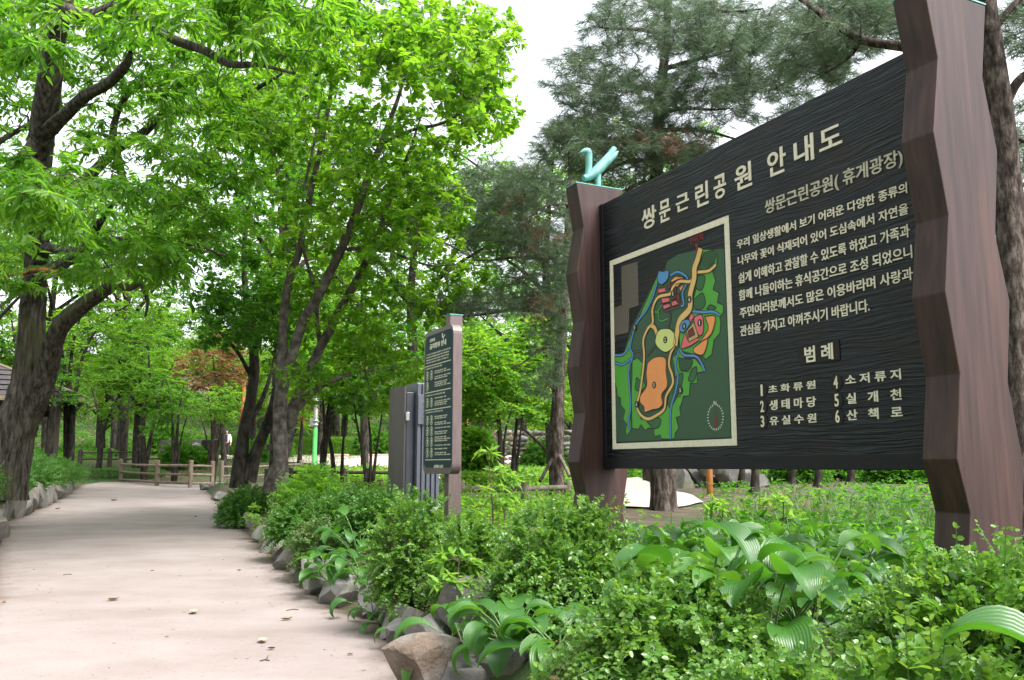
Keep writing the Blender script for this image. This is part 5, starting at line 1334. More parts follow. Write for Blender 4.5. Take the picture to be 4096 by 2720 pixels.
W2 = [[q(2272, 60, 9.2, .06), q(2150, 108, 9.6, .062), q(2065, 105, 9.8, .056), q(1985, 90, 10, .05), q(1925, 55, 10.2, .045), q(1885, 25, 10.4, .04), q(1820, -20, 10.6, .02)],
      [q(2310, 260, 9.4, .06), q(2345, 190, 9.3, .05), q(2400, 150, 9.2, .04)], [q(2288, 70, 9.3, .05), q(2330, 20, 9.2, .04), q(2380, -30, 9.2, .03)], [q(2322, 440, 9.5, .04), q(2365, 425, 9.5, .03), q(2420, 430, 9.5, .02)],
      [q(1985, 90, 10, .03), q(1960, 130, 10.2, .02), q(1900, 170, 10.4, .012)], [q(2310, 300, 9.4, .03), q(2370, 330, 9.6, .02), q(2420, 340, 9.8, .012)]]
ell = [(1960, 60, 10.8, 130, 70, 1, 90), (1880, 130, 11.4, 110, 65, .8, 66), (2380, 60, 9.6, 70, 90, .8, 40), (2350, 330, 10.2, 60, 100, .8, 24), (2330, 560, 11, 50, 120, .8, 26), (2010, 15, 10.4, 110, 50, .8, 40), (2380, 760, 10.5, 50, 140, .8, 22)]
pine('near pine with a thick scaly trunk right behind the nearer zigzag post', [tr] + W2, ell, 52, sides=22)
tr = [foot(1284, 1100, 17.5, .16), q(1284, 1000, 17.5, .14), q(1290, 850, 17.5, .115), q(1300, 700, 17.5, .10), q(1310, 540, 17.5, .085), q(1316, 400, 17.5, .06), q(1320, 300, 17.5, .03)]
W3 = whorls(0, 0, 17.5, [(1298, 720, 1030, 730, -2, .05), (1302, 690, 1120, 690, 1.5, .045), (1306, 600, 1070, 600, -1.5, .045), (1312, 500, 1100, 440, -1, .045), (1316, 420, 1080, 410, .5, .04), (1292, 800, 1180, 850, -1, .035), (1292, 840, 1240, 930, -.5, .03), (1312, 470, 1180, 520, -2, .04), (1306, 640, 1160, 640, -2.5, .045)])
ell = [(1130, 430, 16.6, 80, 55, 1.4, 75), (1180, 510, 16.4, 90, 60, 1.4, 70), (1110, 560, 16.6, 60, 50, 1.2, 30), (1230, 430, 16.6, 80, 50, 1.4, 60), (1120, 700, 16.4, 110, 35, 1.4, 55), (1230, 620, 16.4, 80, 60, 1.4, 50), (1270, 330, 17, 50, 60, 1, 26), (1270, 780, 17, 50, 50, 1, 24), (1040, 715, 16, 60, 20, .6, 20), (1250, 880, 17, 40, 50, .8, 14), (1295, 560, 16.9, 45, 120, .6, 34), (1288, 720, 16.9, 40, 60, .6, 18), (1020, 470, 16, 50, 40, 1, 18)]
pine('dark pine with drooping bare twigs at the left edge of the map sign', [tr] + W3, ell, 53, [(1240, 560, 16.4, 60, 50, 1.2, 34), (1180, 470, 16.4, 60, 30, 1, 18), (1250, 700, 16.6, 50, 40, 1, 20)])
# ------------------------------------------------------------------ shrubs
LM_BOX = leafmat('boxwood_leaf', [(.050, .135, .022), (.085, .20, .030), (.16, .28, .036)], [(.12, .32, .03), (.22, .46, .04), (.38, .58, .05)], .36, .3, .5)
LM_AZAL = leafmat('azalea_leaf', [(.035, .11, .018), (.055, .16, .024), (.09, .21, .03)], [(.08, .26, .02), (.14, .34, .03), (.22, .42, .035)], .34, .42, .4)
LM_DRYB = leafmat('dry_shrub_leaf', [(.05, .13, .025), (.07, .16, .03), (.20, .15, .09)], [(.12, .30, .03), (.18, .32, .05), (.3, .2, .12)], .3, .5)
LM_HOSTA = leafmat('hosta_leaf', [(.022, .085, .014), (.036, .12, .018), (.055, .155, .022)], [(.07, .28, .015), (.12, .37, .02), (.19, .46, .03)], .27, .34, .5, veins=True)
LM_LIME = leafmat('young_leaf', [(.10, .24, .035), (.15, .31, .045), (.20, .36, .06)], [(.25, .52, .05), (.36, .62, .06), (.45, .68, .09)], .45, .4)
LM_GRASS = leafmat('grass_blade', [(.035, .095, .016), (.055, .14, .022), (.11, .14, .05)], [(.08, .26, .02), (.14, .33, .03), (.2, .27, .08)], .35, .5)
M_TWIG = surf('shrub_twig', [(.3, (.045, .032, .024)), (.7, (.12, .088, .066))], (30, 30, 30), rough=.85)
M_STEMG = plain('green_stem', (.09, .17, .045), .6)

def boxwood(name, label, c, dims, seed, n=900, nodes=11, L=.0255, W=.017, slen=(.09, .22), lmat=None, shoots=30, shoot_len=(.25, .42), droop=.45, group=None, cat='shrub', hang=0, fill=.3, shape='round', stems=9, bumps=5):
    """twiggy shrub: leafy sprigs set over a lumpy dome, opposite leaves along each"""
    rng = np.random.default_rng(seed)
    dims = np.array(dims, float); rx, ry, rz = dims
    Q = rvec(rng, n + shoots); Q[:, 2] = np.abs(Q[:, 2]) * 1.05 - .32
    Q = unit(Q)
    bd = rvec(rng, bumps); bd[:, 2] = abs(bd[:, 2])
    lump = 1 + .22 * np.sum([np.exp(-((Q - b) ** 2).sum(1) * 3.5) for b in bd], 0) - .12
    rad_ = np.where(rng.uniform(size=len(Q)) < fill, rng.uniform(.35, .8, len(Q)), rng.uniform(.78, .98, len(Q))) * lump
    B = Q * dims * rad_[:, None] + np.array([0, 0, rz * .42])
    B[:, 2] = np.maximum(B[:, 2], .04)
    D = unit(Q * .75 + rvec(rng, len(Q)) * .55 + np.array([0, 0, .35]))
    l = rng.uniform(*slen, len(Q)); l[n:] = rng.uniform(*shoot_len, shoots)
    D[n:] = unit(Q[n:] * .55 + np.array([0, 0, .9]) + rng.normal(size=(shoots, 3)) * .25)
    if hang:
        k = rng.choice(n, hang, replace=False); Q[k, 2] = np.abs(Q[k, 2]) * .5; l[k] = rng.uniform(*shoot_len, hang)
        B[k] = unit(Q[k]) * dims * .95 + np.array([0, 0, rz * .5]); D[k] = unit(Q[k] * np.array([1, 1, .3]) + np.array([0, 0, .45]))
    t = (np.arange(nodes) + .5) / nodes
    dr = np.where(np.arange(len(Q)) < n, droop * rng.uniform(.3, 1.3, len(Q)), .12)
    if hang: dr[k] = rng.uniform(.9, 1.35, hang)
    P = B[:, None] + D[:, None] * (l[:, None] * t)[..., None]
    P[..., 2] -= (dr * l)[:, None] * t ** 2
    Tn = D[:, None] - UP * (2 * dr[:, None] * t)[..., None]; Tn = unit(Tn)
    side = unit(np.cross(Tn, UP + rng.normal(size=(len(Q), 1, 3)) * .35)); nrm = np.cross(side, Tn)
    alt = np.where(np.arange(nodes) % 2, .25, -.25)[None, :, None]
    A = np.stack([Tn * .42 + side * .8 + nrm * alt, Tn * .42 - side * .8 - nrm * alt], 2) + rng.normal(size=(len(Q), nodes, 2, 3)) * .26
    U = np.repeat(nrm[:, :, None], 2, 2) + rng.normal(size=A.shape) * .45
    P2_ = np.repeat(P[:, :, None], 2, 2)
    m = A.shape[0] * nodes * 2
    taper = np.repeat((1.08 - .45 * t ** 3)[None, :, None], 2, 2) * np.ones((len(Q), 1, 1))
    Ll = L * taper.reshape(m) * rng.uniform(.5, 1.25, m)
    V, F = leaf_geo(P2_.reshape(m, 3), A.reshape(m, 3), U.reshape(m, 3), Ll, W / L * Ll, shape, .22, .12)
    rv = np.clip(.45 * rng.uniform(0, 1, len(Q))[:, None, None] + .25 * (t ** 2)[None, :, None] + .35 * rng.uniform(0, 1, (len(Q), nodes, 2)), 0, 1)
    o = thing(name, label, cat, c, 0, group)
    link('foliage', raw_mesh('foliage', V, F, lmat or LM_BOX, np.repeat(rv.reshape(m), 6)), o)
    mid = B + D * (l * .5)[:, None]; mid[:, 2] -= dr * l * .25; end = B + D * l[:, None]; end[:, 2] -= dr * l
    V1, F1 = twig_tubes(B, mid, .0022); V2, F2 = twig_tubes(mid, end, .0016)
    link('shoots', raw_mesh('shoots', np.vstack([V1, V2]), np.vstack([F1, F2 + len(V1)]), M_STEMG), o)
    tb = []
    for k in rng.choice(n, stems * 4, replace=False):
        e = B[k]; s = np.array([rng.normal() * rx * .12, rng.normal() * ry * .12, -.08])
        md = (s + e) / 2 + rng.normal(size=3) * .04
        C = catmull([s, md, e], 3); tb.append(np.hstack([C, np.linspace(.008, .003, len(C))[:, None]]))
    V3, F3 = tube_arrays(tb, 5, rng)
    link('stems', raw_mesh('stems', V3, F3, M_TWIG), o)
    return o
def gp(x, Y):
    """ground point below photo column x (2361 px picture) at distance Y"""
    X = at(x * K, 1900, Y)[0]
    return (float(X), Y, float(gz(X, Y)))
def shrub_at(label, x, ytop, Y, rx, ry, seed, **kw):
    c = gp(x, Y); top = at(x * K, ytop * K, Y)[2]; h = max(top - c[2], .25)
    return boxwood(kw.pop('name', 'boxwood_shrub'), label, c, (rx - .05, ry - .05, max(h - .10, .16) / 1.5), seed, **kw)
BX = 'boxwood shrubs in front of the map sign'
shrub_at('sprawling boxwood right in front of the nearer zigzag post', 2165, 1228, 2.75, .33, .34, 1, n=980, shoots=26, hang=36, group=BX)
shrub_at('boxwood cut by the right edge of the picture, below the nearer post', 2345, 1226, 2.7, .40, .38, 2, n=980, shoots=22, hang=36, group=BX)
shrub_at('low boxwood in the bottom right corner beside the big upright leaf', 2080, 1470, 2.0, .30, .26, 3, n=1000, shoots=14, slen=(.08, .18), group=BX)
shrub_at('boxwood with long hanging shoots left of the broad-leaved patch', 1530, 1270, 3.5, .36, .34, 4, n=1050, shoots=24, droop=.8, slen=(.12, .28), hang=60, group=BX)
shrub_at('boxwood at the lower edge between the hanging shoots and the corner', 1800, 1480, 2.75, .29, .28, 5, n=1100, shoots=10, droop=.8, slen=(.1, .24), group=BX)
shrub_at('boxwood below the farther zigzag post with a tall spray in its crown', 1268, 1166, 5.15, .38, .32, 6, n=1050, shoots=40, shoot_len=(.22, .40), droop=.6, hang=50, group=BX)
shrub_at('upright loose boxwood touching the foot of the farther zigzag post', 1350, 1110, 5.3, .26, .26, 7, n=620, shoots=40, shoot_len=(.2, .36), group=BX)
shrub_at('boxwood in front of the rules board and cabinet', 965, 1132, 6.6, .32, .32, 8, n=1000, L=.025, W=.017, shoots=36, shoot_len=(.2, .36), group=BX)
shrub_at('small boxwood between the rules board shrub and the farther post', 1085, 1168, 5.9, .26, .28, 9, n=600, L=.025, W=.017, shoots=20, shoot_len=(.16, .3), group=BX)
AZ = 'dense shrubs along the right path edge'
FAR = dict(L=.034, W=.019, nodes=10, slen=(.12, .26), lmat=LM_AZAL, name='dense_shrub', group=AZ, shoots=30, shoot_len=(.2, .34))
shrub_at('dense dark shrub just left of the cabinet', 868, 1128, 9.4, .40, .42, 10, n=1100, **FAR)
shrub_at('wide dense shrub above the edging stones, left of the cabinet', 786, 1128, 10.4, .46, .45, 11, n=1300, **FAR)
shrub_at('dense shrub overhanging the path at the bank end', 702, 1142, 11.2, .42, .42, 12, n=1150, **FAR)
shrub_at('low dark shrub at the foot of the double trunk', 566, 1116, 16.5, .5, .45, 13, n=900, **dict(FAR, L=.04, W=.02))
shrub_at('dry brownish shrub above the pale edging stone', 735, 1184, 9.4, .26, .24, 14, n=420, L=.028, W=.015, nodes=9, lmat=LM_DRYB, group=AZ, shoots=12, name='dense_shrub')
shrub_at('feathery light green shrub under the straight grey trunk', 712, 1066, 12.6, .42, .4, 15, n=480, L=.075, W=.022, nodes=7, slen=(.2, .36), lmat=LM_MAPLE, group=AZ, shoots=24, shoot_len=(.25, .42), shape='long', name='fern_shrub')
# azalea bank on the left
for i, (y, dx, h, r) in enumerate([(12.8, .9, 1.1, .95), (14.2, .75, 1.1, .95), (15.8, .7, 1.05, .95), (17.6, .65, 1.05, 1.0), (19.6, .65, 1.0, 1.0), (21.8, .65, .95, 1.1), (24.2, .65, 1.0, 1.2), (27, .6, 1.0, 1.25), (30, .6, .95, 1.3)]):
    x = float(xl(y)) - dx - .28
    boxwood('bank_shrub', f'rounded dense shrub above the upright stones on the left bank, {ORD[i]} from the near end', (x, y, float(gz(x, y)) - .05), (r - .1, r - .1, (h - .1) / 1.5), 60 + i, n=1300, nodes=9, L=.052, W=.024, slen=(.16, .32), lmat=LM_AZAL, shoots=40, shoot_len=(.22, .4), group='dense shrubs on the left stone bank', droop=.3)
# clipped hedge at the end of the path
def hedge(label, a, b, depth, h, seed, n, L, lmat=LM_AZAL):
    rng = np.random.default_rng(seed)
    a, b = np.array(a), np.array(b); ln = np.linalg.norm(b - a); d = (b - a) / ln; s = np.array([-d[1], d[0], 0])
    m = n
    u = rng.uniform(0, 1, m); v = rng.uniform(-.5, .5, m); w = rng.uniform(0, 1, m)
    f = rng.integers(0, 3, m); v = np.where(f == 0, np.sign(v) * .5 * rng.uniform(.85, 1.05, m), v); w = np.where(f == 1, rng.uniform(.9, 1.06, m), w)
    P = u[:, None] * (b - a) + (v * depth)[:, None] * s + UP * (w * h)[:, None]
    V, F = leaf_geo(P, rvec(rng, m) + UP * .3, UP + rng.normal(size=(m, 3)) * .7, L * rng.uniform(.7, 1.2, m), L * .5, 'oval', .2, .12)
    o = thing('hedge', label, 'hedge', a)
    link('foliage', raw_mesh('foliage', V, F, lmat, np.repeat(rng.uniform(0, 1, m), 6)), o)
    tb = []
    for k in range(int(ln / .25)):
        x = d * (k + .5) * .25 + s * rng.normal() * depth * .15
        C = np.array([x + UP * -.05, x + UP * h * .5 + rng.normal(size=3) * .05, x + UP * h * .9 + rng.normal(size=3) * .08]); tb.append(np.hstack([C, [[.015], [.01], [.005]]]))
    V, F = tube_arrays(tb, 5, rng); link('stems', raw_mesh('stems', V, F, M_TWIG), o)
    return o
a, b = at(352, 1930, 43), at(640, 1936, 43)
hedge('clipped dark hedge across the end of the path behind the pale log fence', (a[0], 43, a[2]), (b[0], 43.3, b[2]), .9, .62, 70, 9000, .07)
a, b = at(1120, 1822, 66), at(1600, 1822, 66)
hedge('long loose green hedge at the back of the plaza behind the kerb blocks', (a[0], 66, 2.0), (b[0], 66.5, 2.0), 1.6, 1.25, 71, 15000, .12, LM_MAPLE)
a, b = at(640, 1815, 70), at(1100, 1815, 70)
hedge('long green hedge at the back of the plaza behind the walking person', (a[0], 70, 2.0), (b[0], 70, 2.0), 1.6, 1.5, 72, 13000, .12, LM_MAPLE)
# round glossy bush right of the rules board, copies of one loose bush elsewhere
boxwood('round_bush', 'round bright glossy bush right of the rules board', (*gp(1085, 24)[:2], gp(1085, 24)[2]), (.62, .6, 1.15), 80, n=1100, nodes=8, L=.09, W=.05, slen=(.2, .34), lmat=LM_MAPLE, shoots=10, cat='bush')
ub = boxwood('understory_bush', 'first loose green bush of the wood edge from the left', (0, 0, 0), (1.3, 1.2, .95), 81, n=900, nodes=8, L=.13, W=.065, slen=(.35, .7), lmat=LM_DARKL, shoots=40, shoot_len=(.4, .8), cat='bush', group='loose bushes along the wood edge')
spots = [(x, y) for x, y in [(-24, 36), (-23, 41), (-17.5, 47), (-15.0, 51), (-15, 56), (-9.5, 60.5), (-17, 62), (-24, 62), (-2.2, 60.5), (2.6, 54), (1.6, 45), (3.6, 34), (6.4, 28.5), (7.6, 31), (9.3, 28.8), (10.6, 30.5), (12.4, 28.5), (13.8, 31), (9, 38), (14.2, 38), (6.4, 44), (11, 50), (17, 47), (16, 30), (20, 36), (5.6, 58), (12, 41)]]
spots.sort(key=lambda s_: s_[0] / s_[1])
rngu = np.random.default_rng(9)
for i, (x, y) in enumerate(spots):
    if i == 0: o = ub
    else:
        o = ub.copy(); COL.objects.link(o); o['label'] = f'loose green bush of the wood edge, {ordinal(i)} from the left'
        for ch in ub.children:
            c_ = ch.copy(); COL.objects.link(c_); c_.parent = o
    o.location = (x, y, float(gz(x, y)) - .1); s_ = rngu.uniform(.7, 1.15); o.scale = (s_, s_, s_ * rngu.uniform(.8, 1.1)); o.rotation_euler = (0, 0, rngu.uniform(0, 6.28))

# ------------------------------------------------------------------ hostas
def hosta_blade(rng, base, az, pet, L, W, lift, arch, V, F, UVs, R, roll=0.):
    """arching blade with a channelled midrib on a curved stalk"""
    d = np.array([math.cos(az), math.sin(az), 0]); s = np.array([-d[1], d[0], 0])
    th = lift; p = base.copy(); pts = [p.copy()]; ths = [th]
    n1, n2 = 4, 11
    for i in range(n1):
        p = p + (d * math.cos(th) + UP * math.sin(th)) * pet / n1; th -= arch * .22 / n1 * 2; pts.append(p.copy()); ths.append(th)
    stalk = np.array(pts)
    rows = []; nx = 8
    for i in range(n2 + 1):
        v = i / n2
        w = W * .5 * (np.sin(math.pi * min(v * .93 + .07, 1)) ** .62) * (1 - .45 * v ** 2.2) * 1.12
        if i == n2: w = .0008
        t_ = d * math.cos(th) + UP * math.sin(th); up_ = -d * math.sin(th) + UP * math.cos(th)
        for j in range(nx + 1):
            u = j / nx * 2 - 1
            off = s * (u * w) + up_ * (abs(u) ** 1.3 * w * .42 + .05 * w * math.sin(v * 11 + j * .6 + az * 3) * abs(u)) + up_ * roll * u * w
            V.append(p + off); UVs.append((j / nx, v))
        p = p + t_ * L / n2; th -= arch / n2 * (1.0 + .8 * v)
    b = len(V) - (n2 + 1) * (nx + 1)
    for i in range(n2):
        for j in range(nx):
            k = b + i * (nx + 1) + j; F.append((k, k + 1, k + nx + 2, k + nx + 1))
    R += [rng.uniform(0, 1)] * ((n2 + 1) * (nx + 1))
    return np.hstack([stalk, np.full((len(stalk), 1), .0042)])
def hosta(label, c, n, seed, L=.21, W=.125, pet=.2, up=.0, group=None, azr=(0, 6.283)):
    rng = np.random.default_rng(seed); V, F, UVs, R, st_ = [], [], [], [], []
    for i in range(n):
        az = azr[0] + (azr[1] - azr[0]) * ((i * .381966) % 1) + rng.normal() * .15
        ring = i / n
        lift = 1.35 - .75 * ring + rng.normal() * .1 + up
        k = rng.uniform(.75, 1.15)
        st_.append(hosta_blade(rng, np.array([rng.normal() * .03, rng.normal() * .03, -.02]), az, pet * rng.uniform(.8, 1.3) * (1.15 - .3 * ring), L * k, W * k, lift, rng.uniform(1.1, 1.9), V, F, UVs, R, rng.normal() * .15))
    o = thing('hosta_plant', label, 'plant', c, 0, group)
    link('leaves', raw_mesh('leaves', np.array(V), np.array(F), LM_HOSTA, np.array(R), np.array(UVs)), o)
    Vt, Ft = tube_arrays(st_, 5, rng); link('stalks', raw_mesh('stalks', Vt, Ft, M_STEMG), o)
    return o
HN = 'hosta plants among the edging stones'
def ho(label, x, y, n, seed, grp=HN, **kw):
    p = G(x * K, y * K); return hosta(label, p, n, seed, group=grp, **kw)
def hg(label, x, Y, n, seed, **kw):
    return hosta(label, gp(x, Y), n, seed, group=HN, **kw)
hg('large glossy hosta spilling over the tan boulder', 1185, 4.6, 28, 1, L=.23, W=.125, pet=.22)
hg('second glossy hosta at the lower frame edge, right of the one on the boulder', 1290, 4.15, 20, 3, L=.21, W=.115, pet=.18)
hg('hosta with long arching leaves just behind the glossy one, under the boxwood', 1080, 5.0, 9, 2, L=.25, W=.10, pet=.26)
hg('tall pale hosta clump at the top of the bank beside the dry shrub', 828, 8.8, 18, 4, L=.23, W=.135, pet=.34)
hg('wide hosta clump drooping over the brown edging stone', 778, 8.3, 26, 5, L=.22, W=.12, pet=.24)
hg('dark hosta clump between the wide one and the light grey boulder', 845, 7.8, 22, 6, L=.21, W=.115, pet=.24)
hg('thin sparse hosta right of the light grey boulder', 890, 6.7, 9, 7, L=.2, W=.085, pet=.2)
hg('small hosta tucked behind the light grey boulder', 868, 7.2, 9, 8, L=.18, W=.09, pet=.2)
hg('little hosta seedling in front of the shaded dark boulder', 950, 6.0, 6, 9, L=.2, W=.07, pet=.14)
PH = 'broad-leaved hostas under the map sign'
PATCH = [(1640, 3.9, .32), (1760, 3.75, .34), (1850, 4.1, .30), (1700, 4.6, .28), (1560, 4.9, .26), (1820, 4.9, .27), (1940, 4.7, .27), (2030, 5.1, .25), (1480, 5.6, .24), (1600, 5.8, .25), (1720, 5.7, .25), (1860, 5.9, .24), (1980, 5.9, .24), (2090, 5.6, .24), (1540, 6.7, .24), (1660, 6.8, .24), (1790, 6.9, .23), (1920, 7.0, .23), (2040, 6.8, .23), (1470, 7.6, .22), (1600, 7.9, .22), (1730, 8.0, .22), (2110, 4.6, .26)]
rows_ = [(0, 3, 'front row'), (3, 8, 'second row'), (8, 14, 'third row'), (14, 19, 'fourth row'), (19, 22, 'back row'), (22, 23, 'beside the near post')]
PATCH_L = {}
for a_, b_, nm in rows_:
    for j, k in enumerate(sorted(range(a_, b_), key=lambda k: PATCH[k][0])):
        PATCH_L[k] = f'broad-leaved hosta under the sign, {nm}, {ORD[j]} from the left' if nm[0] != 'b' or 'row' in nm else 'broad-leaved hosta under the sign, beside the near post'
for k, (x, Y, L_) in enumerate(PATCH):
    hosta(PATCH_L[k], gp(x, Y), 22, 30 + k, L=L_ * .80, W=L_ * .48, pet=L_ * 1.25, up=.16, group=PH)
hosta('few huge hosta leaves rising in the bottom right corner', gp(2510, 1.8), 3, 99, L=.26, W=.17, pet=.42, up=.25, azr=(2.6, 3.5))

# ------------------------------------------------------------------ saplings, weeds, grass, ground cover
def sapling(label, stems_, L, W, seed, nleaf=9, tl=.2, twigs=4, n_k=5, lm=LM_LIME):
    rng = np.random.default_rng(seed)
    T = []
    for s_ in stems_:
        a, b = np.array(s_[0][:3]), np.array(s_[-1][:3])
        for t_ in np.linspace(.5, 1, n_k): T.append(a + (b - a) * t_ + rng.normal(size=3) * .05)
    return tree('sapling', label, 'sapling', stems_, np.array(T), dict(twigs=twigs, tlen=tl, nleaf=nleaf, L=L, W=W, flat=.5, droop=.1, shape='long', whorl=True, fold=.2, curl=.25), M_TWIG, lm, seed, 'young saplings', sides=6, rough=0, twig_r=.003, r_end=.004, sag=.02)
def sst(x, Y, h, lean): 
    g = gp(x, Y); return [(g[0], g[1], g[2] - .05, .012), (g[0] + lean * .4, g[1], g[2] + h * .5, .009), (g[0] + lean, g[1], g[2] + h, .004)]
sapling('bright yellow-green sapling with two thin stems in front of the mossy fence', [sst(1140, 9.6, .86, -.06), sst(1162, 9.8, .78, .02)], .13, .045, 90, tl=.12, n_k=4, twigs=3)
sapling('small yellow-green seedling by the farther zigzag post', [sst(1050, 5.5, .46, .03)], .085, .04, 91, tl=.13, n_k=5, twigs=5)
sapling('yellow-green seedling nearest the pine trunk in the clearing', [sst(1660, 9.5, .42, .02)], .12, .045, 92, tl=.1, n_k=3)
sapling('yellow-green seedling in the middle of the clearing under the sign', [sst(1800, 9.2, .45, .02)], .13, .05, 93, tl=.1, n_k=3)
sapling('yellow-green sprig growing out of the bank at the path bend', [sst(590, 14.0, .5, -.05)], .12, .04, 94, tl=.1, n_k=3)

def blades(name, label, P, L, W, lmat, seed, lean=.45, cat='grass'):
    rng = np.random.default_rng(seed); n = len(P)
    A = unit(np.array([0, 0, 1.]) + rng.normal(size=(n, 3)) * lean); A[:, 2] = abs(A[:, 2])
    h = unit(A * np.array([1, 1, 0]) + 1e-6); s = np.cross(A, UP) + 1e-6; s = unit(s)
    Ll = (L * rng.uniform(.5, 1.2, n))[:, None]; w = W * .5
    m1 = P + A * Ll * .5; m2 = P + A * Ll * .85 + h * Ll * .12; e = P + A * Ll + h * Ll * .35 - UP * Ll * .12
    V = np.stack([P - s * w, P + s * w, m1 + s * w, m1 - s * w, m2 + s * w * .7, m2 - s * w * .7, e], 1).reshape(-1, 3)
    F = (np.arange(n)[:, None, None] * 7 + np.array([[0, 1, 2, 3], [3, 2, 4, 5], [5, 4, 6, 6]])[None]).reshape(-1, 4)
    tri = F[:, 2] == F[:, 3]
    me = bpy.data.meshes.new(name)
    me.from_pydata(V.tolist(), [], [list(f[:3]) if t_ else list(f) for f, t_ in zip(F.tolist(), tri)])
    a_ = me.attributes.new('rnd', 'FLOAT', 'POINT'); a_.data.foreach_set('value', np.repeat(rng.uniform(0, 1, n), 7).astype(np.float32))
    me.materials.append(lmat)
    return tag(link(name, me), label, cat, kind='stuff')
rngg = np.random.default_rng(15)
def scatter(n, Y0, Y1, x0, x1, seed, cl=0.):
    rng = np.random.default_rng(seed)
    Y = rng.uniform(Y0, Y1, n); x = rng.uniform(x0, x1, n)
    X = (x * K - CX) / FPX * Y * 1.02
    if cl:
        k = np.sin(X * 2.3 + 1.1) * np.sin(Y * 1.9) + np.sin(X * .9 - Y * .7) ; m = k > cl - 1; X, Y = X[m], Y[m]
    px_ = X / Y * FPX / K + CX / K
    m = ~((px_ > 1435) & (px_ < 1612) & (Y > 9.3) & (Y < 37) & (X > 1.5)); X, Y = X[m], Y[m]       # the side path and the bare soil before it
    return np.stack([X, Y, gz(X, Y) - .01], 1)
blades('grass', 'tall thin grass growing behind the hostas under the map sign', np.vstack([scatter(1900, 7.2, 10.0, 1600, 2260, 1, .8), scatter(700, 8, 13, 1440, 2250, 2, .5)]), .44, .009, LM_GRASS, 3, .4)
blades('short_grass', 'short grass and moss in the clearing behind the sign', scatter(15000, 10, 34, 1050, 2350, 4, 1.25), .11, .008, LM_GRASS, 5, .6)
gX, gY = rngg.uniform(-27, -9.5, 24000), rngg.uniform(24, 60, 24000)
off_path = lambda X, Y, m=.35: ((X < xl(Y) - m) | (X > xr(Y) + m) | (Y > 42.5)) & ~((Y > 33) & (Y < 44) & (X > -15.5) & (X < -.5))
k_ = off_path(gX, gY); gX, gY = gX[k_], gY[k_]
blades('bank_grass', 'bright short grass under the trees left of the path', np.stack([gX, gY, gz(gX, gY)], 1), .20, .016, LM_GRASS, 6, .6)
def cover(name, label, P, L, W, lmat, seed, h=.18, shape='oval', per=6):
    rng = np.random.default_rng(seed); n = len(P); m = n * per
    B = np.repeat(P, per, 0) + np.stack([rng.normal(size=m) * L * .7, rng.normal(size=m) * L * .7, rng.uniform(0, 1, m) ** .7 * h], 1)
    A = rvec(rng, m) * np.array([1, 1, .4]) + UP * .15
    V, F = leaf_geo(B, A, UP + rng.normal(size=(m, 3)) * .35, L * rng.uniform(.6, 1.2, m), W, shape, .2, .2)
    return tag(link(name, raw_mesh(name, V, F, lmat, np.repeat(np.clip(np.repeat(rng.uniform(0, .6, n), per) + rng.uniform(0, .4, m), 0, 1), 6))), label, 'ground cover', kind='stuff')
cover('ground_cover', 'low broad-leaved ground cover behind the fences, from the green pole to the map sign', np.vstack([scatter(1300, 25.5, 38, 700, 900, 7), scatter(1500, 22, 32, 1050, 1320, 8)]), .22, .09, LM_LIME, 9, .42, 'long', 7)
cover('bank_cover', 'mixed low green plants between the right bank shrubs', (lambda p: p[p[:, 0] > xr(p[:, 1]) + .75])(np.vstack([scatter(900, 6.5, 14, 800, 1420, 10), scatter(700, 13, 25, 700, 1350, 11)])), .085, .045, LM_MAPLE, 12, .28, 'oval', 7)
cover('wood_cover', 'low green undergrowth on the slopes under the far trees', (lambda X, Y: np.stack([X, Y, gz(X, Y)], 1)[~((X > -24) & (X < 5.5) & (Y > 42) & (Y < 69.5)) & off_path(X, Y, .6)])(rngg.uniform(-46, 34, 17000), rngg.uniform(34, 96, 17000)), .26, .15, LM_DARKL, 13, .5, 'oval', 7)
cover('clearing_weeds', 'small weeds dotted over the bare soil under the sign', np.vstack([scatter(560, 9, 22, 1450, 2250, 14, .7), scatter(420, 7.0, 9.6, 1450, 2280, 24)]), .13, .06, LM_DARKL, 15, .30, 'oval', 7)

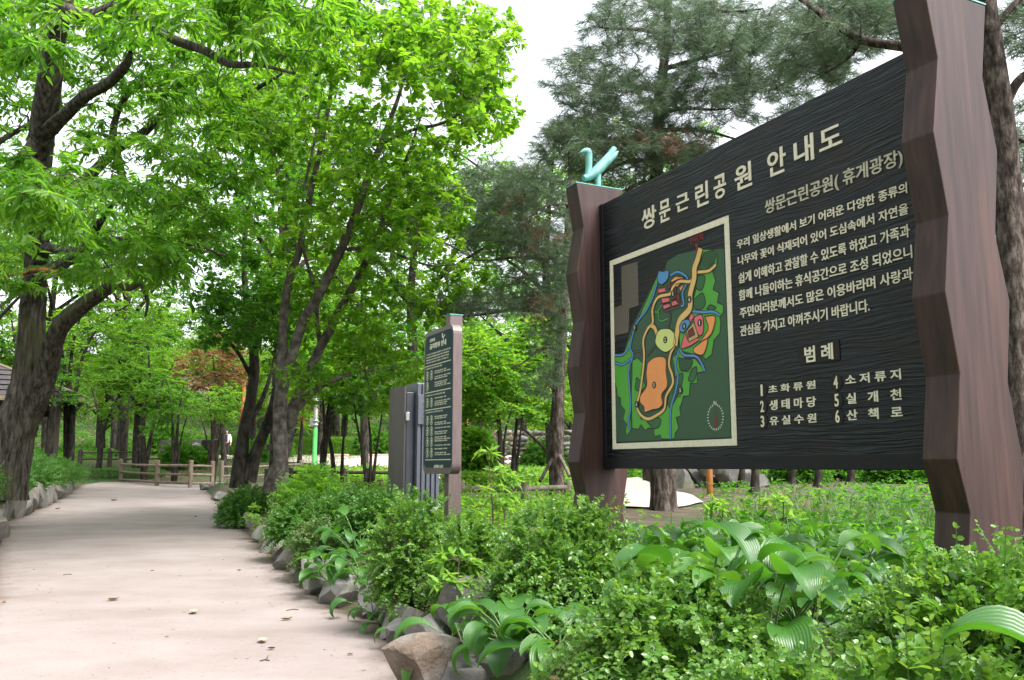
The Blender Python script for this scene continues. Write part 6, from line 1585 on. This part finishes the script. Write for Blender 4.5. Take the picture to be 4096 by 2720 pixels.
# ------------------------------------------------------------------ litter on the path
M_DEADL = surf('dead_leaf', [(.3, (.16, .09, .045)), (.7, (.32, .20, .10))], (40, 40, 40), rough=.7)
M_DEADY = surf('yellow_leaf', [(.3, (.36, .29, .12)), (.7, (.5, .44, .24))], (40, 40, 40), rough=.7)
M_DEADG = plain('green_fallen', (.05, .13, .03), .6)
ZL = lambda x, y: (x * .523, 1900 + y * .523)
for i, (x, y, L_, m_, lab) in enumerate([(872, 199, .26, M_DEADL, 'dry brown leaf lying farthest up the path'), (438, 263, .18, M_DEADL, 'dry brown leaf near the left stones'), (1497, 325, .16, M_DEADG, 'small green leaf on the path near the bend'), (868, 964, .13, M_DEADL, 'dark crumpled leaf in the middle of the path'),
                                         (1481, 1063, .13, M_DEADY, 'yellow curled leaf on the near path'), (32, 979, .07, M_DEADL, 'small brown leaf at the left frame edge'), (1276, 1251, .035, M_DEADL, 'tiny dark leaf scrap near the bottom of the path'), (1830, 736, .07, M_DEADL, 'thin brown leaf scrap on the right side of the path')]
                                        + [((900 + a * .523) / .523, (1900 + b * .523 - 1900) / .523, c, m2, l2) for a, b, c, m2, l2 in [(470, 1115, .10, M_DEADL, 'orange brown leaf between the two big boulders'), (288, 1285, .12, M_DEADY, 'pale tan curled leaf left of the tan boulder'), (352, 1343, .06, M_BLACK, 'small dark seed husk beside the pale tan leaf'), (960, 1383, .05, M_DEADL, 'small brown leaf close to the tan boulder')]]):
    p = hit_base(*ZL(x, y)); rng = np.random.default_rng(400 + i)
    az = rng.uniform(0, 6.28); n = 7; V = []; 
    for k in range(n):
        t_ = k / (n - 1); w = L_ * .26 * math.sin(math.pi * min(.06 + t_ * .94, .995)) ** .8
        for u in (-1, 0, 1):
            a_, b_ = (t_ - .5) * L_, u * w
            V.append((math.cos(az) * a_ - math.sin(az) * b_, math.sin(az) * a_ + math.cos(az) * b_, .008 + abs(u) * w * .55 + .12 * L_ * (2 * t_ - 1) ** 2))
    F = [[k * 3 + j, k * 3 + j + 1, k * 3 + j + 4, k * 3 + j + 3] for k in range(n - 1) for j in (0, 1)]
    mb = MB(); mb.add(V, F, 0, True); o = mb.build('fallen_leaf', m_, fixn=False); o.location = (p[0], p[1], p[2] + .004)
    tag(o, lab, 'leaf', 'fallen leaves on the path')
rng = np.random.default_rng(44); n = 420
Y = rng.uniform(4.5, 30, n) ** 1.0; X = xl(Y) + (xr(Y) - xl(Y)) * rng.uniform(.02, .98, n)
e_ = rng.uniform(size=n) < .45; X = np.where(e_, xr(Y) - np.abs(rng.normal(size=n)) * .22 - .06, X)
P = np.stack([X, Y, base_z(Y) + .008], 1); a_ = rng.uniform(0, 6.28, n)
V, F = leaf_geo(P, np.stack([np.cos(a_), np.sin(a_), np.zeros(n)], 1), np.tile(UP, (n, 1)) + rng.normal(size=(n, 3)) * .2, rng.uniform(.012, .05, n), rng.uniform(.004, .012, n), 'oval', .3, .1)
tag(link('path_debris', raw_mesh('path_debris', V, F, M_DEADL)), 'crumbs of leaf and twig scattered over the path', 'debris', kind='stuff')
for i, (xa, ya, xb, yb, lab) in enumerate([(483, 768, 548, 764, 'thin twig lying on the left half of the path'), (1152, 738, 1176, 736, 'short twig on the path beside the hosta bank')] + [((900 + a * .523) / .523, b, (900 + c * .523) / .523, d, l2) for a, b, c, d, l2 in [(470, 1042, 562, 1036, 'thin twig on the path left of the dark half-buried stone'), (265, 1430, 340, 1428, 'forked twig lying near the lower frame edge')]]):
    a, b = hit_base(*ZL(xa, ya)), hit_base(*ZL(xb, yb))
    mb = MB(); mb.tube(catmull([a, (a + b) / 2 + [0, .02, .004], b], 3) - a + np.array([0, 0, .006]), .004, 6)
    if i == 3: mb.tube([(b - a) * .6 + UP * .006, (b - a) * .3 + np.array([0, .12, .012])], .003, 5)
    o = mb.build('twig', M_TWIG); o.location = [float(v) for v in a]; tag(o, lab, 'twig', 'twigs on the path')
# small box strapped to the trunk, props of the leaning pine
p = at(1076, 1791, 15.7)
mb = MB(); mb.box((0, 0, 0), (.085, .05, .10), bev=.008); mb.box((0, -.028, .015), (.06, .006, .05)); mb.box((0, 0, .056), (.05, .03, .014))
tb_ = mb.build('device_box', M_BLACK); tb_.location = [float(v) for v in p]; tag(tb_, 'small dark box fixed to the grey trunk behind the left shrubs', 'box')
M_PROP = surf('prop_pole', [(.3, (.10, .075, .055)), (.7, (.2, .16, .12))], (20, 20, 3), rough=.85)
for (xa, ya, xb, yb, Y0, Y1, lab) in [(2160, 1925, 2222, 1818, 17.0, 17.5, 'dark wooden prop leaning on the pine from the left'), (2278, 1905, 2236, 1820, 16.9, 17.4, 'pale wooden prop leaning on the pine from the right'), (2095, 1716, 2212, 1832, 17.6, 17.5, 'long dead bough slanting down to the pine trunk')]:
    a, b = at(xa, ya, Y0), at(xb, yb, Y1)
    mb = MB(); mb.tube(catmull([a, (a + b) / 2 + [0, 0, .02], b], 4) - a, .035 if 'dead' not in lab else .028, 8, rough=.05, rng=rngf); o = mb.build('tree_prop', M_PROP if 'pale' in lab else M_BARKD)
    o.location = [float(v) for v in a]; tag(o, lab, 'prop')

# unseen loose leaves, added beside and behind the viewpoint to keep left-facing sides dark
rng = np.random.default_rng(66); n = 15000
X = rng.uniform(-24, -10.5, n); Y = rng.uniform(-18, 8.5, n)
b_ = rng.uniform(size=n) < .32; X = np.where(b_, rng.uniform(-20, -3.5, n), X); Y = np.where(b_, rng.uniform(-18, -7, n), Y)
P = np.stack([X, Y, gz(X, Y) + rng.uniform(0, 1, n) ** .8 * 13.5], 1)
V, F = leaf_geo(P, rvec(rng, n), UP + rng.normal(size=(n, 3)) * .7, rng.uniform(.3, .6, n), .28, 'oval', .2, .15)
tag(link('unseen_shade_leaves', raw_mesh('unseen_shade_leaves', V, F, LM_DARKL, np.repeat(rng.uniform(0, 1, n), 6))), 'unseen leaf mass added beside and behind the viewpoint to block the sky', 'woodland', kind='stuff')

rng = np.random.default_rng(71)
Pq = np.vstack([scatter(5200, 4.0, 13, 900, 2450, 21), scatter(3600, 12, 26, 900, 2300, 22)]); Pq = Pq[(Pq[:, 0] > xr(Pq[:, 1]) + .12) & (Pq[:, 2] > -9)][::2]
n = len(Pq); a_ = rng.uniform(0, 6.28, n)
V, F = leaf_geo(Pq + UP * .014, np.stack([np.cos(a_), np.sin(a_), rng.normal(size=n) * .25], 1), np.tile(UP, (n, 1)) + rng.normal(size=(n, 3)) * .5, rng.uniform(.03, .11, n), .03, 'oval', .35, .25)
tag(link('leaf_litter', raw_mesh('leaf_litter', V, F, M_DEADL)), 'dry brown leaf litter on the soil among the plants and under the sign', 'leaf litter', kind='stuff')
